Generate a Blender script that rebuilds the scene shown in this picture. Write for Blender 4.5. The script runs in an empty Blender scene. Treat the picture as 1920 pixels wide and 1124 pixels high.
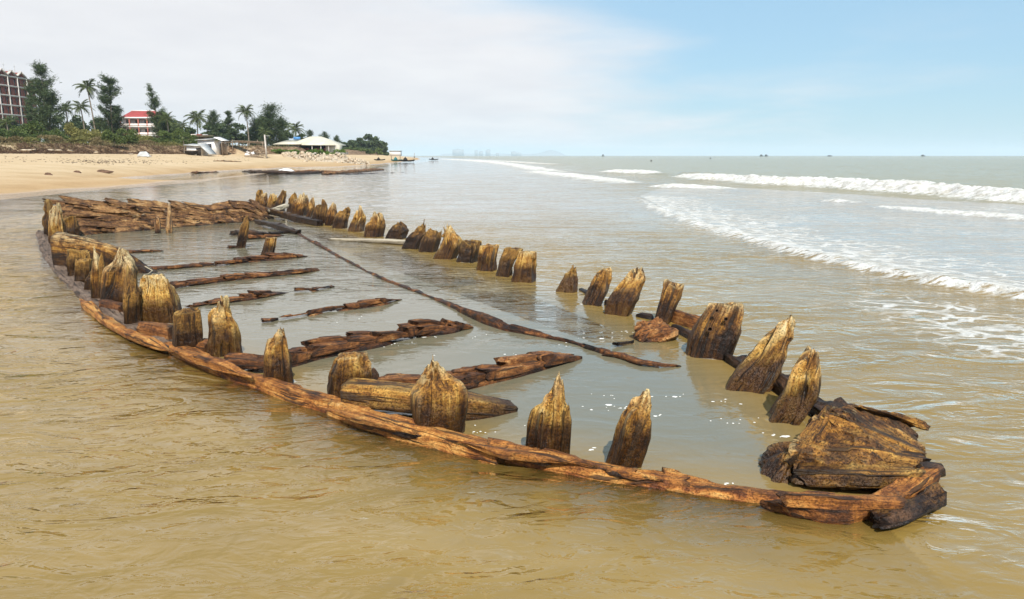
import bpy, bmesh, math, random
import numpy as np
from mathutils import Vector, Matrix
R = math.radians
sc = bpy.context.scene
C = sc.collection
# ------------------------------------------------------------------ camera, sky, sun, exposure
F, CU, CV, H = 1371.0, 960.0, 562.0, 1.7          # focal length and centre in photo pixels, eye height
TH = math.atan(270.0 / F)
ct, st = math.cos(TH), math.sin(TH)
cd = bpy.data.cameras.new('camera'); cam = bpy.data.objects.new('camera', cd); C.objects.link(cam)
cam.location = (0, 0, H); cam.rotation_euler = (math.pi / 2 - TH, 0, 0)
cd.sensor_width = 36; cd.lens = 36 * F / 1920; cd.clip_start = .05; cd.clip_end = 40000
sc.camera = cam
SUN_EL, SUN_AZ = R(48), R(168)                     # azimuth clockwise from +Y: behind the viewer
w = bpy.data.worlds.new('World'); sc.world = w; w.use_nodes = True
nt = w.node_tree; nt.nodes.clear()
def N(t, typ, **kw):
    n = t.nodes.new(typ)
    for k, v in kw.items():
        if k in n.inputs: n.inputs[k].default_value = v
        else: setattr(n, k, v)
    return n
def setup_world():
    L = nt.links.new
    sky = N(nt, 'ShaderNodeTexSky', sky_type='NISHITA', sun_disc=False)
    sky.sun_elevation = SUN_EL; sky.sun_rotation = SUN_AZ
    sky.air_density = 1.2; sky.dust_density = 0.4; sky.ozone_density = 2.5
    tc = N(nt, 'ShaderNodeTexCoord'); sp = N(nt, 'ShaderNodeSeparateXYZ'); L(tc.outputs['Generated'], sp.inputs[0])
    zc = N(nt, 'ShaderNodeMath', operation='MAXIMUM'); L(sp.outputs[2], zc.inputs[0]); zc.inputs[1].default_value = 0
    za = N(nt, 'ShaderNodeMath', operation='ADD'); L(zc.outputs[0], za.inputs[0]); za.inputs[1].default_value = .13
    dv = N(nt, 'ShaderNodeVectorMath', operation='DIVIDE'); L(tc.outputs['Generated'], dv.inputs[0])
    cb = N(nt, 'ShaderNodeCombineXYZ'); L(za.outputs[0], cb.inputs[0]); L(za.outputs[0], cb.inputs[1]); cb.inputs[2].default_value = 1
    L(cb.outputs[0], dv.inputs[1])
    n1 = N(nt, 'ShaderNodeTexNoise', Scale=.75, Detail=6.0, Roughness=.52, Distortion=.3)
    L(dv.outputs[0], n1.inputs['Vector'])
    # weather: the bank of cloud lies over the land (-X), clear sky over the sea (+X)
    bi = N(nt, 'ShaderNodeMapRange', interpolation_type='SMOOTHERSTEP'); sx = N(nt, 'ShaderNodeMath', operation='MULTIPLY_ADD'); L(sp.outputs[2], sx.inputs[0]); sx.inputs[1].default_value = .95; L(sp.outputs[0], sx.inputs[2])
    L(sx.outputs[0], bi.inputs[0])
    for k, v in ((1, -.20), (2, .62), (3, .50), (4, -.22)): bi.inputs[k].default_value = v
    ad = N(nt, 'ShaderNodeMath', operation='ADD'); L(n1.outputs[0], ad.inputs[0]); L(bi.outputs[0], ad.inputs[1])
    cr = N(nt, 'ShaderNodeMapRange', interpolation_type='SMOOTHSTEP'); L(ad.outputs[0], cr.inputs[0])
    for k, v in ((1, .30), (2, .86), (3, 0.0), (4, .97)): cr.inputs[k].default_value = v
    n2 = N(nt, 'ShaderNodeTexNoise', Scale=1.6, Detail=5.0, Roughness=.55); L(dv.outputs[0], n2.inputs['Vector'])
    cc = N(nt, 'ShaderNodeMix', data_type='RGBA'); L(n2.outputs[0], cc.inputs[0])
    cc.inputs[6].default_value = (6.9, 6.9, 7.3, 1); cc.inputs[7].default_value = (9.0, 8.9, 8.9, 1)
    # Nishita tinted a little: clean sea air
    tn = N(nt, 'ShaderNodeMix', data_type='RGBA', blend_type='MULTIPLY'); tn.inputs[0].default_value = 1
    L(sky.outputs[0], tn.inputs[6]); tn.inputs[7].default_value = SKY_TINT
    # thin veil everywhere (humid air) so that the blue is pale
    vl = N(nt, 'ShaderNodeMix', data_type='RGBA'); vl.inputs[0].default_value = SKY_VEIL
    L(tn.outputs[2], vl.inputs[6]); vl.inputs[7].default_value = (3.8, 6.0, 7.7, 1)
    mx = N(nt, 'ShaderNodeMix', data_type='RGBA'); L(cr.outputs[0], mx.inputs[0])
    L(vl.outputs[2], mx.inputs[6]); L(cc.outputs[2], mx.inputs[7])
    bg = N(nt, 'ShaderNodeBackground', Strength=.1); L(mx.outputs[2], bg.inputs[0])
    out = N(nt, 'ShaderNodeOutputWorld'); L(bg.outputs[0], out.inputs[0])
SKY_TINT = (.86, 1.08, 1.25, 1)
SKY_VEIL = .68
setup_world()
sd = bpy.data.lights.new('sun', 'SUN'); sd.energy = 5.0; sd.angle = R(.8); sd.color = (1, .95, .86)
so = bpy.data.objects.new('sun', sd); C.objects.link(so)
SD = Vector((math.cos(SUN_EL) * math.sin(SUN_AZ), math.cos(SUN_EL) * math.cos(SUN_AZ), math.sin(SUN_EL)))
so.rotation_euler = (-SD).to_track_quat('-Z', 'Y').to_euler(); so.location = (0, 0, 30)
vs = sc.view_settings; vs.view_transform = 'Standard'; vs.look = 'None'; vs.exposure = .15; vs.gamma = 1; vs.use_curve_mapping = False
cy = sc.cycles; cy.max_bounces = 6; cy.transparent_max_bounces = 10; cy.volume_bounces = 1; cy.use_denoising = True
cy.caustics_reflective = False; cy.caustics_refractive = False

# ------------------------------------------------------------------ geometry of the view: pixel -> place
def ray(u, v):
    x, y = (u - CU) / F, (CV - v) / F
    return x, ct + y * st, -st + y * ct
def at(u, v, z=0.0):
    x, fy, dz = ray(u, v); t = (H - z) / -dz
    return np.array((x * t, fy * t, z))
def atY(u, v, Y):
    x, fy, dz = ray(u, v); t = Y / fy
    return np.array((x * t, Y, H + dz * t))
def xat(u, Y, z=2.5):
    return (u - CU) / F * (Y * ct - (z - H) * st)
# ------------------------------------------------------------------ noise
def _h(ix, iy, iz):
    h = (ix * 374761393 + iy * 668265263 + iz * 1274126177) & 0xffffffff
    h = ((h ^ (h >> 13)) * 1103515245) & 0xffffffff
    h = ((h ^ (h >> 16)) * 1540483477) & 0xffffffff
    return ((h ^ (h >> 15)) & 0xffffff) / float(0xffffff)
def vn(x, y, z=0.0):
    x, y, z = np.broadcast_arrays(np.asarray(x, float), np.asarray(y, float), np.asarray(z, float))
    ix, iy, iz = np.floor(x).astype(np.int64), np.floor(y).astype(np.int64), np.floor(z).astype(np.int64)
    fx, fy, fz = x - ix, y - iy, z - iz
    fx, fy, fz = fx * fx * (3 - 2 * fx), fy * fy * (3 - 2 * fy), fz * fz * (3 - 2 * fz)
    r = 0
    for a in (0, 1):
        for b in (0, 1):
            for c in (0, 1):
                r = r + _h(ix + a, iy + b, iz + c) * (fx if a else 1 - fx) * (fy if b else 1 - fy) * (fz if c else 1 - fz)
    return r
def fbm(x, y, z=0.0, o=4):
    r, a, s = 0, .5, 0
    for k in range(o):
        f = 2.03 ** k
        r = r + a * vn(np.asarray(x) * f + 17.3 * k, np.asarray(y) * f + 5.1 * k, np.asarray(z) * f + 9.7 * k); s += a; a *= .5
    return r / s
def sst(a, b, x):
    t = np.clip((np.asarray(x, float) - a) / (b - a), 0, 1); return t * t * (3 - 2 * t)
# ------------------------------------------------------------------ mesh helpers
class MB:
    def __init__(s): s.v = []; s.q = []; s.t = []; s.g = []; s.n = 0
    def add(s, v, q=None, t=None, g=None):
        v = np.asarray(v, float)
        if q is not None and len(q): s.q.append(np.asarray(q, np.int64) + s.n)
        if t is not None and len(t): s.t.append(np.asarray(t, np.int64) + s.n)
        s.v.append(v); s.g.append(v if g is None else np.asarray(g, float)); s.n += len(v)
    def mesh(s, name, smooth=True, attrs=None, sharp=0):
        me = bpy.data.meshes.new(name)
        v = np.concatenate(s.v); g = np.concatenate(s.g)
        q = np.concatenate(s.q) if s.q else np.zeros((0, 4), np.int64)
        t = np.concatenate(s.t) if s.t else np.zeros((0, 3), np.int64)
        me.vertices.add(len(v)); me.vertices.foreach_set('co', v.astype(np.float32).ravel())
        me.loops.add(q.size + t.size)
        me.loops.foreach_set('vertex_index', np.concatenate([q.ravel(), t.ravel()]).astype(np.int32))
        me.polygons.add(len(q) + len(t))
        me.polygons.foreach_set('loop_start', np.concatenate([np.arange(len(q)) * 4, q.size + np.arange(len(t)) * 3]).astype(np.int32))
        if smooth: me.polygons.foreach_set('use_smooth', np.ones(len(q) + len(t), bool))
        a = me.attributes.new('grain', 'FLOAT_VECTOR', 'POINT'); a.data.foreach_set('vector', g.astype(np.float32).ravel())
        for k, d in (attrs or {}).items():
            a = me.attributes.new(k, 'FLOAT', 'POINT'); a.data.foreach_set('value', np.asarray(d, np.float32))
        me.update(calc_edges=True); me.validate()
        if sharp: me.set_sharp_from_angle(angle=R(sharp))
        return me
    def build(s, name, mat, parent=None, smooth=True, attrs=None, loc=None, sharp=0):
        return link(name, s.mesh(name, smooth, attrs, sharp), mat, parent, loc)
def link(name, me, mat, parent=None, loc=None):
    o = bpy.data.objects.new(name, me); C.objects.link(o)
    if mat is not None and len(me.materials) == 0: me.materials.append(mat)
    if parent is not None: o.parent = parent
    if loc is not None: o.location = loc
    return o
def tag(o, label=None, cat=None, group=None, kind=None):
    for k, v in (('label', label), ('category', cat), ('group', group), ('kind', kind)):
        if v: o[k] = v
    return o
def thing(name, loc, label, cat, group=None, rz=0):
    o = bpy.data.objects.new(name, None); C.objects.link(o); o.location = loc; o.rotation_euler = (0, 0, rz); o.empty_display_size = .3
    return tag(o, label, cat, group)
def copy_tree(o, parent=None):
    c = o.copy(); C.objects.link(c)
    if parent is not None: c.parent = parent
    for ch in list(o.children): copy_tree(ch, c)
    return c
BOXQ = np.array([(0, 3, 2, 1), (4, 5, 6, 7), (0, 1, 5, 4), (1, 2, 6, 5), (2, 3, 7, 6), (3, 0, 4, 7)])
def box(m, c, s, rz=0, rx=0, ry=0, taper=1.0):
    x, y, z = s[0] / 2, s[1] / 2, s[2] / 2
    v = np.array([(-x, -y, -z), (x, -y, -z), (x, y, -z), (-x, y, -z), (-x * taper, -y * taper, z), (x * taper, -y * taper, z), (x * taper, y * taper, z), (-x * taper, y * taper, z)])
    M = np.array(Matrix.Rotation(rz, 3, 'Z') @ Matrix.Rotation(ry, 3, 'Y') @ Matrix.Rotation(rx, 3, 'X'))
    m.add(v @ M.T + np.array(c), BOXQ)
    return m
def B(*a, **k): return box(MB(), *a, **k)
def ringquads(n, K):
    i = np.arange(n - 1)[:, None] * K; j = np.arange(K)[None, :]; j2 = (j + 1) % K
    return np.stack([i + j, i + j2, i + K + j2, i + K + j], -1).reshape(-1, 4)
def tube(m, pts, rad, K=7):
    pts = np.asarray(pts, float); n = len(pts); rad = np.broadcast_to(np.asarray(rad, float), (n,))
    T = np.gradient(pts, axis=0); T /= np.linalg.norm(T, axis=1)[:, None] + 1e-9
    ref = np.where(np.abs(T[:, 2:3]) > .9, np.array([[1., 0, 0]]), np.array([[0, 0, 1.]]))
    S = np.cross(T, ref); S /= np.linalg.norm(S, axis=1)[:, None] + 1e-9; U = np.cross(S, T)
    a = np.linspace(0, 2 * np.pi, K, endpoint=False)
    v = pts[:, None] + rad[:, None, None] * (np.cos(a)[None, :, None] * S[:, None] + np.sin(a)[None, :, None] * U[:, None])
    v = v.reshape(-1, 3); e = n * K
    v = np.concatenate([v, pts[:1], pts[-1:]])
    j = np.arange(K); j2 = (j + 1) % K
    t = np.concatenate([np.stack([np.full(K, e), j2, j], -1), np.stack([np.full(K, e + 1), (n - 1) * K + j, (n - 1) * K + j2], -1)])
    m.add(v, ringquads(n, K), t); return m
def sup(K, p):
    a = np.linspace(0, 2 * np.pi, K, endpoint=False) + .13
    c, s = np.cos(a), np.sin(a)
    x, y = np.sign(c) * np.abs(c) ** p, np.sign(s) * np.abs(s) ** p
    return x, y
def loft(m, pts, wd, ht, K=22, ds=.04, amp=.008, jag=.06, p=.42, seed=0, step=0.0, roll=0.0, tip=0.0, ramp_=1.0):
    """a timber along a path: rounded rectangle section, grain ridges along it, broken ends"""
    pts = np.asarray(pts, float)
    L0 = np.concatenate([[0], np.cumsum(np.linalg.norm(np.diff(pts, axis=0), axis=1))])
    n = max(6, int(L0[-1] / ds)); L = np.linspace(0, L0[-1], n)
    P = np.stack([np.interp(L, L0, pts[:, k]) for k in range(3)], 1)
    if len(pts) > 2:                                # soften the corners of the path
        for _ in range(max(2, int(.12 / ds * 2))):
            P[1:-1] = .25 * P[:-2] + .5 * P[1:-1] + .25 * P[2:]
    W = np.interp(L, L0, np.broadcast_to(wd, len(L0))); Hh = np.interp(L, L0, np.broadcast_to(ht, len(L0)))
    T = np.gradient(P, axis=0); T /= np.linalg.norm(T, axis=1)[:, None] + 1e-9
    S = np.cross(T, (0, 0, 1.)); S /= np.linalg.norm(S, axis=1)[:, None] + 1e-9; U = np.cross(S, T)
    if roll: S, U = S * math.cos(roll) + U * math.sin(roll), U * math.cos(roll) - S * math.sin(roll)
    x, y = sup(K, p)
    cx, cy_ = W[:, None] / 2 * x[None], Hh[:, None] / 2 * y[None]
    if tip:                                         # narrow towards the ends
        f = np.clip(np.minimum(L, L[-1] - L) / tip, 0.12, 1)[:, None] ** .7; cx, cy_ = cx * f, cy_ * f
    Lb = np.broadcast_to(L[:, None], cx.shape); s = seed * 7.31
    d = (fbm(cx * 26 + s, cy_ * 26, Lb * 2.2, 3) - .5) * 2.4 * amp * ramp_ + (fbm(cx * 6 + s, cy_ * 6 + 3, Lb * 1.6, 3) - .5) * 3 * amp
    d = d + (np.floor(vn(cx * 15 + s, cy_ * 15 + 8, Lb * 1.3) * 5) / 4 - .5) * 2.2 * amp * ramp_
    nx, ny = x / np.hypot(x, y), y / np.hypot(x, y)
    cx2, cy2 = cx + d * nx, cy_ + d * ny
    if step:                                        # slabs broken off the top in steps
        cell = np.floor(Lb / .20 + 2.2 * vn(cx * 9 + s, 0, 1)); lane = np.floor(cx * 13 + 100)
        cy2 = cy2 + np.where(y[None] > .1, step * (vn(cell * 3.7 + s + .5, lane * 5.3 + .5, .5) - .62), 0)
    ed = np.minimum(Lb, L[-1] - Lb)
    wj = np.clip(1 - ed / (3 * jag + 1e-6), 0, 1) ** 1.5
    sh = jag * 2.2 * (vn(cx * 34 + s, cy_ * 34, 4.2) - .55) * wj * np.where(Lb > L[-1] / 2, 1, -1)
    V = P[:, None] + cx2[..., None] * S[:, None] + cy2[..., None] * U[:, None] + sh[..., None] * T[:, None]
    G = np.stack([cx + s, cy_, Lb], -1)
    v = V.reshape(-1, 3); g = G.reshape(-1, 3); qs = [ringquads(n, K)]; base = n * K; ts = []
    for e, sg in ((0, -1), (n - 1, 1)):             # end caps: a shrunken ring and a centre, broken too
        c0 = V[e].mean(0); r1 = c0 + (V[e] - c0) * .5 + T[e] * sg * (vn(x * 9 + s, y * 9, 2) - .5)[:, None] * jag * .8
        v = np.concatenate([v, r1, c0[None]]); g = np.concatenate([g, G[e] * np.array((.5, .5, 1)), [[s, 0, L[e]]]])
        j = np.arange(K); j2 = (j + 1) % K; o = e * K
        q = np.stack([o + j, o + j2, base + j2, base + j], -1); t = np.stack([base + j, base + j2, np.full(K, base + K)], -1)
        if sg < 0: q, t = q[:, ::-1], t[:, ::-1]
        qs.append(q); ts.append(t); base += K + 1
    m.add(v, np.concatenate(qs), np.concatenate(ts), g); return m
def post(m, rows, thick=.7, yaw=.4, Y=None, seed=0, amp=.012, jag=.05, K=34, p=.36, lean=0.0, dig=.4, M=34, top=.55):
    """an upright timber from its measured outline rows (v, uL, uR), base first; given real thickness and a turned section"""
    v0, a0, b0 = rows[0]
    if Y is None: Y = at((a0 + b0) / 2, v0)[1]
    zs, cx, wd = [], [], []
    for v_, a, b in rows:
        l, r = atY(a, v_, Y), atY(b, v_, Y); zs.append(l[2]); cx.append((l[0] + r[0]) / 2); wd.append(r[0] - l[0])
    zs, cx, wd = map(np.array, (zs, cx, wd))
    hs = zs[-1]
    z = np.concatenate([[zs[0] - dig], np.linspace(zs[0] - .03, hs, M)])
    o = np.argsort(zs)
    X = np.interp(z, zs[o], cx[o]); W = np.interp(z, zs[o], wd[o])
    sl = (cx[1] - cx[0]) / max(zs[1] - zs[0], 1e-3); X[0] = cx[0] - np.clip(sl, -.7, .7) * dig
    for A in (X, W): A[2:-1] = .2 * A[1:-2] + .6 * A[2:-1] + .2 * A[3:]
    ca, sa = math.cos(yaw), math.sin(yaw); wd = wd * 1.17; W = W * 1.17
    w0 = np.max(wd) / (ca + thick * abs(sa)); Wr = W / (ca + thick * abs(sa)); Tk = thick * w0 * (.4 + .6 * np.clip(Wr / w0, 0, 1))
    f = (z - z[1]) / max(hs - z[1], 1e-3)
    x, y = sup(K, p); s = seed * 3.77
    lx, ly = Wr[:, None] / 2 * x[None], Tk[:, None] / 2 * y[None]
    zb = np.broadcast_to(z[:, None], lx.shape)
    d = (fbm(lx * 24 + s, ly * 24, zb * 3, 3) - .5) * 2.4 * amp + (fbm(lx * 7 + s, ly * 7, zb * 5, 3) - .5) * 3 * amp
    d = d - amp * 1.5 * sst(.62, .75, vn(lx * 20 + s + 40, ly * 20, zb * 1.5))
    d = d - np.minimum(amp * 3.2, .16 * w0) * sst(.56, .72, vn(lx * 9 + s + 11, ly * 9, zb * 2.6 + s)) * sst(.1, .5, f)[:, None]
    d = d + (np.floor(vn(lx * 13 + s, ly * 13 + 8, zb * .7) * 5) / 4 - .5) * 1.8 * amp
    nx, ny = x / np.hypot(x, y), y / np.hypot(x, y)
    qx, qy = lx + d * nx, ly + d * ny
    wj = sst(top, 1.0, f)[:, None]
    dz = jag * (2.6 * (vn(lx * 30 + s, ly * 30, 1.3) - .6) + 2.2 * (vn(lx * 11 + s, ly * 11, 7.3) - .6)) * wj
    V = np.stack([X[:, None] + qx * ca - qy * sa, Y + (np.clip(f, 0, 2) * lean)[:, None] + qx * sa + qy * ca, zb + dz], -1)
    G = np.stack([lx + s, ly, zb], -1); n = len(z)
    v = V.reshape(-1, 3); g = G.reshape(-1, 3); qs = [ringquads(n, K)]; base = n * K; last = (n - 1) * K
    for k in (.72, .42):
        c0 = V[-1].mean(0); rx, ry = lx[-1] * k, ly[-1] * k
        r1 = c0 + (V[-1] - c0) * np.array((k, k, 0)); r1[:, 2] = zb[-1] + jag * (2.6 * (vn(rx * 30 + s, ry * 30, 1.3) - .6) + 2.2 * (vn(rx * 11 + s, ry * 11, 7.3) - .6)) + .1 * jag * (1 - k)
        v = np.concatenate([v, r1]); g = np.concatenate([g, np.stack([rx + s, ry, zb[-1]], -1)])
        j = np.arange(K); j2 = (j + 1) % K
        qs.append(np.stack([last + j, last + j2, base + j2, base + j], -1)); last = base; base += K
    v = np.concatenate([v, [np.append(V[-1].mean(0)[:2], z[-1])]]); g = np.concatenate([g, [[s, 0, z[-1]]]])
    t = np.stack([last + j, last + j2, np.full(K, base)], -1)
    m.add(v, np.concatenate(qs), t, g); return m
def lump(m, pts, cuts=3, amp=.03, seed=0, freq=7.0, smooth=1, grain=1.0, aniso=None, gdir=None):
    """a broken chunk: convex hull of points, subdivided and roughened"""
    bm = bmesh.new()
    for p_ in pts: bm.verts.new(p_)
    r = bmesh.ops.convex_hull(bm, input=bm.verts)
    bmesh.ops.delete(bm, geom=[e for e in set(r['geom_interior'] + r['geom_unused']) if isinstance(e, bmesh.types.BMVert)], context='VERTS')
    for k in range(cuts):
        bmesh.ops.subdivide_edges(bm, edges=bm.edges[:], cuts=1, use_grid_fill=True)
        if k < smooth: bmesh.ops.smooth_vert(bm, verts=bm.verts, factor=.35, use_axis_x=True, use_axis_y=True, use_axis_z=True)
    bmesh.ops.triangulate(bm, faces=bm.faces[:]); bmesh.ops.recalc_face_normals(bm, faces=bm.faces[:]); bm.normal_update()
    co = np.array([v.co[:] for v in bm.verts]); no = np.array([v.normal[:] for v in bm.verts])
    bm.verts.index_update(); t = np.array([[v.index for v in f.verts] for f in bm.faces]); bm.free()
    s = seed * 5.7
    d = (fbm(co[:, 0] * freq + s, co[:, 1] * freq, co[:, 2] * freq * grain, 4) - .5) * 3 * amp
    if aniso is not None:
        a_ = co @ np.array(aniso).T; d = d * .5 + (np.floor(fbm(a_[:, 0] + s, a_[:, 1], a_[:, 2], 3) * 9) / 9 - .5) * 2.4 * amp
    g = co * np.array((1, 1, .6)) + s
    if gdir is not None:                            # fibres run along gdir, the faces split off in layers
        c = np.array(gdir, float); c /= np.linalg.norm(c); a_ = np.cross(c, (0, 0, 1.)); a_ /= np.linalg.norm(a_); b_ = np.cross(a_, c)
        g = np.stack([co @ a_ + s, co @ b_, co @ c], 1)
        d = d * .6 + (np.floor(vn(g[:, 0] * 13, g[:, 1] * 13, g[:, 2] * 2.2) * 5) / 4 - .5) * 2.6 * amp + (fbm(g[:, 0] * 30, g[:, 1] * 30, g[:, 2] * 3, 3) - .5) * 1.6 * amp
    m.add(co + no * d[:, None], None, t, g); return m
# ------------------------------------------------------------------ materials
def mat(name):
    m = bpy.data.materials.new(name); m.use_nodes = True; t = m.node_tree; t.nodes.clear()
    out = N(t, 'ShaderNodeOutputMaterial'); b = N(t, 'ShaderNodeBsdfPrincipled'); t.links.new(b.outputs[0], out.inputs[0])
    return m, t, b, out
def ramp(t, fac, stops):
    r = N(t, 'ShaderNodeValToRGB'); e = r.color_ramp.elements
    while len(e) < len(stops): e.new(.5)
    for k, (p_, c) in enumerate(stops): e[k].position = p_; e[k].color = (*c, 1)
    t.links.new(fac, r.inputs[0]); return r.outputs[0]
def mr(t, x, a, b, c=0.0, d=1.0, it='SMOOTHSTEP'):
    n = N(t, 'ShaderNodeMapRange', interpolation_type=it); t.links.new(x, n.inputs[0])
    for k, v in ((1, a), (2, b), (3, c), (4, d)): n.inputs[k].default_value = v
    return n.outputs[0]
def mth(t, op, a, b):
    n = N(t, 'ShaderNodeMath', operation=op)
    for k, v in ((0, a), (1, b)):
        if isinstance(v, (int, float)): n.inputs[k].default_value = v
        else: t.links.new(v, n.inputs[k])
    return n.outputs[0]
def mixc(t, f, a, b, mode='MIX'):
    n = N(t, 'ShaderNodeMix', data_type='RGBA', blend_type=mode)
    for k, v in ((0, f), (6, a), (7, b)):
        if isinstance(v, (int, float)): n.inputs[k].default_value = v
        elif isinstance(v, tuple): n.inputs[k].default_value = (*v[:3], 1)
        else: t.links.new(v, n.inputs[k])
    return n.outputs[2]
def noise(t, vec, scale, detail=4.0, rough=.55, xyz=None, dist=0.0):
    if xyz is not None:
        mp = N(t, 'ShaderNodeMapping'); mp.inputs['Scale'].default_value = xyz
        t.links.new(vec, mp.inputs[0]); vec = mp.outputs[0]
    n = N(t, 'ShaderNodeTexNoise', Scale=scale, Detail=detail, Roughness=rough, Distortion=dist); t.links.new(vec, n.inputs['Vector']); return n.outputs[0]
def bump(t, h, strength, dist, nrm=None):
    b = N(t, 'ShaderNodeBump', Strength=strength, Distance=dist); t.links.new(h, b.inputs['Height'])
    if nrm is not None: t.links.new(nrm, b.inputs['Normal'])
    return b.outputs[0]
def wood(name, stops, wet=(.05, .14), speck=.5, fibre=18.0, wetmul=(.17, .14, .12), pale=None, moss=None, gl=.4):
    m, t, b, out = mat(name); L = t.links.new
    at_ = N(t, 'ShaderNodeAttribute', attribute_name='grain'); g = at_.outputs['Vector']
    ge = N(t, 'ShaderNodeNewGeometry'); pos = ge.outputs['Position']
    sp = N(t, 'ShaderNodeSeparateXYZ'); L(pos, sp.inputs[0])
    fib = noise(t, g, 1.0, 6.0, .68, (fibre * 2, fibre * 2, fibre * .16), .3)
    blo = noise(t, g, 5.5, 5.0, .6); fine = noise(t, pos, 95.0, 3.0, .7); mid = noise(t, pos, 26.0, 5.0, .65)
    f = mth(t, 'ADD', mth(t, 'MULTIPLY', fib, .5), mth(t, 'ADD', mth(t, 'MULTIPLY', blo, .42), mth(t, 'MULTIPLY', mid, .26)))
    f = mth(t, 'SUBTRACT', f, .09)
    oi = N(t, 'ShaderNodeObjectInfo'); f = mth(t, 'ADD', f, mr(t, oi.outputs['Random'], 0, 1, -.05, .05, 'LINEAR'))
    col = ramp(t, f, stops)
    if pale:
        pz = mr(t, mth(t, 'ADD', sp.outputs[2], mth(t, 'MULTIPLY', blo, .5)), pale[1], pale[2])
        col = mixc(t, mth(t, 'MULTIPLY', pz, mr(t, fib, .38, .6)), col, pale[0])
    if moss:
        nz = N(t, 'ShaderNodeSeparateXYZ'); L(ge.outputs['Normal'], nz.inputs[0])
        col = mixc(t, mth(t, 'MULTIPLY', mr(t, nz.outputs[2], .45, .9), mr(t, blo, .42, .62, 0, .4)), col, moss)
    crk = noise(t, g, 1.0, 3.0, .5, (fibre * 1.5, fibre * 1.5, fibre * .1), .6)
    ck = mr(t, crk, .36, .42, 1, 0); sk = mth(t, 'MULTIPLY', mr(t, fine, .38, .46, 1, 0), speck)
    dk = mth(t, 'MAXIMUM', mth(t, 'MULTIPLY', ck, .85), sk)
    col = mixc(t, dk, col, (.022, .012, .007))
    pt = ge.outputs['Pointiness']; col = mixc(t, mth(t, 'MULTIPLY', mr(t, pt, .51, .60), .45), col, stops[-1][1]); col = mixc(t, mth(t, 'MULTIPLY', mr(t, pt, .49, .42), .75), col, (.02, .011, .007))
    wz = mr(t, mth(t, 'ADD', sp.outputs[2], mth(t, 'MULTIPLY', mth(t, 'SUBTRACT', blo, .5), .25)), wet[0], wet[1], 1, 0)
    col = mixc(t, wz, col, mixc(t, 1.0, col, wetmul, 'MULTIPLY'))
    L(col, b.inputs['Base Color']); L(mr(t, wz, 0, 1, .72, gl, 'LINEAR'), b.inputs['Roughness'])
    b.inputs['Specular IOR Level'].default_value = .4
    hgt = mth(t, 'SUBTRACT', mth(t, 'ADD', mth(t, 'MULTIPLY', fib, 1.0), mth(t, 'MULTIPLY', mid, .6)), mth(t, 'MULTIPLY', dk, .8))
    L(bump(t, hgt, .9, .022), b.inputs['Normal'])
    return m
M = {}
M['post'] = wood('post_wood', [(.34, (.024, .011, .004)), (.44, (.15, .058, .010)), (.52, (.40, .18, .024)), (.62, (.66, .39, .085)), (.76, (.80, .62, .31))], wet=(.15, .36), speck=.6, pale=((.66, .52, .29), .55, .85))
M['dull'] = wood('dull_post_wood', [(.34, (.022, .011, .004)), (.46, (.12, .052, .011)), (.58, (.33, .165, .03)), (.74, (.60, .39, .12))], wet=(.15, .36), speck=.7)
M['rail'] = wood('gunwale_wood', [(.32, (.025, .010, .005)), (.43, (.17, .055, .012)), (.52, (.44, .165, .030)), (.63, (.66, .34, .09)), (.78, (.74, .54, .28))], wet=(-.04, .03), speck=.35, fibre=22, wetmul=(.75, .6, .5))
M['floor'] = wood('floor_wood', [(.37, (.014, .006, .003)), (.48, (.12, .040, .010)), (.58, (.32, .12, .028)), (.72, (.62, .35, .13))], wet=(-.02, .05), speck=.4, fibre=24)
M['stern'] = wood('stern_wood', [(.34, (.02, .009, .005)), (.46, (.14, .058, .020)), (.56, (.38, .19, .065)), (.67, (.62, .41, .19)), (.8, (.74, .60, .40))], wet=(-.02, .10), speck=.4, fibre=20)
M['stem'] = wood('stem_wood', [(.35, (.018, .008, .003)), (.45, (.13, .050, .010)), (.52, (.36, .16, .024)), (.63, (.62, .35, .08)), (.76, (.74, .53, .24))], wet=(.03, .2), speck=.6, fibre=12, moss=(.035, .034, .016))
M['black'] = wood('black_wet_shaded_wood', [(.3, (.012, .007, .005)), (.48, (.05, .025, .013)), (.6, (.13, .06, .026)), (.76, (.32, .17, .08))], wet=(.0, .15), speck=.5)  # black of wet wood; also painted shade for ledges and peg holes
M['grey'] = wood('awash_wood', [(.34, (.03, .018, .012)), (.48, (.11, .07, .048)), (.6, (.22, .15, .105)), (.75, (.38, .29, .22))], wet=(-.05, .01), speck=.3, fibre=22, gl=.25)
M['bleached'] = wood('bleached_wood', [(.3, (.30, .24, .16)), (.5, (.55, .47, .34)), (.75, (.75, .70, .58))], wet=(-.1, -.02), speck=.1)
def plain(name, col, rough=.7, var=.25, scale=3.0, spec=.3, coord='Object'):
    m, t, b, out = mat(name); tc = N(t, 'ShaderNodeTexCoord')
    n = noise(t, tc.outputs[coord], scale, 5.0, .6)
    lo = tuple(c * (1 - var) for c in col); hi = tuple(min(1, c * (1 + var)) for c in col)
    t.links.new(mixc(t, mr(t, n, .3, .7), lo, hi), b.inputs['Base Color'])
    b.inputs['Roughness'].default_value = rough; b.inputs['Specular IOR Level'].default_value = spec
    t.links.new(bump(t, n, .3, .03), b.inputs['Normal'])
    return m
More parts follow.
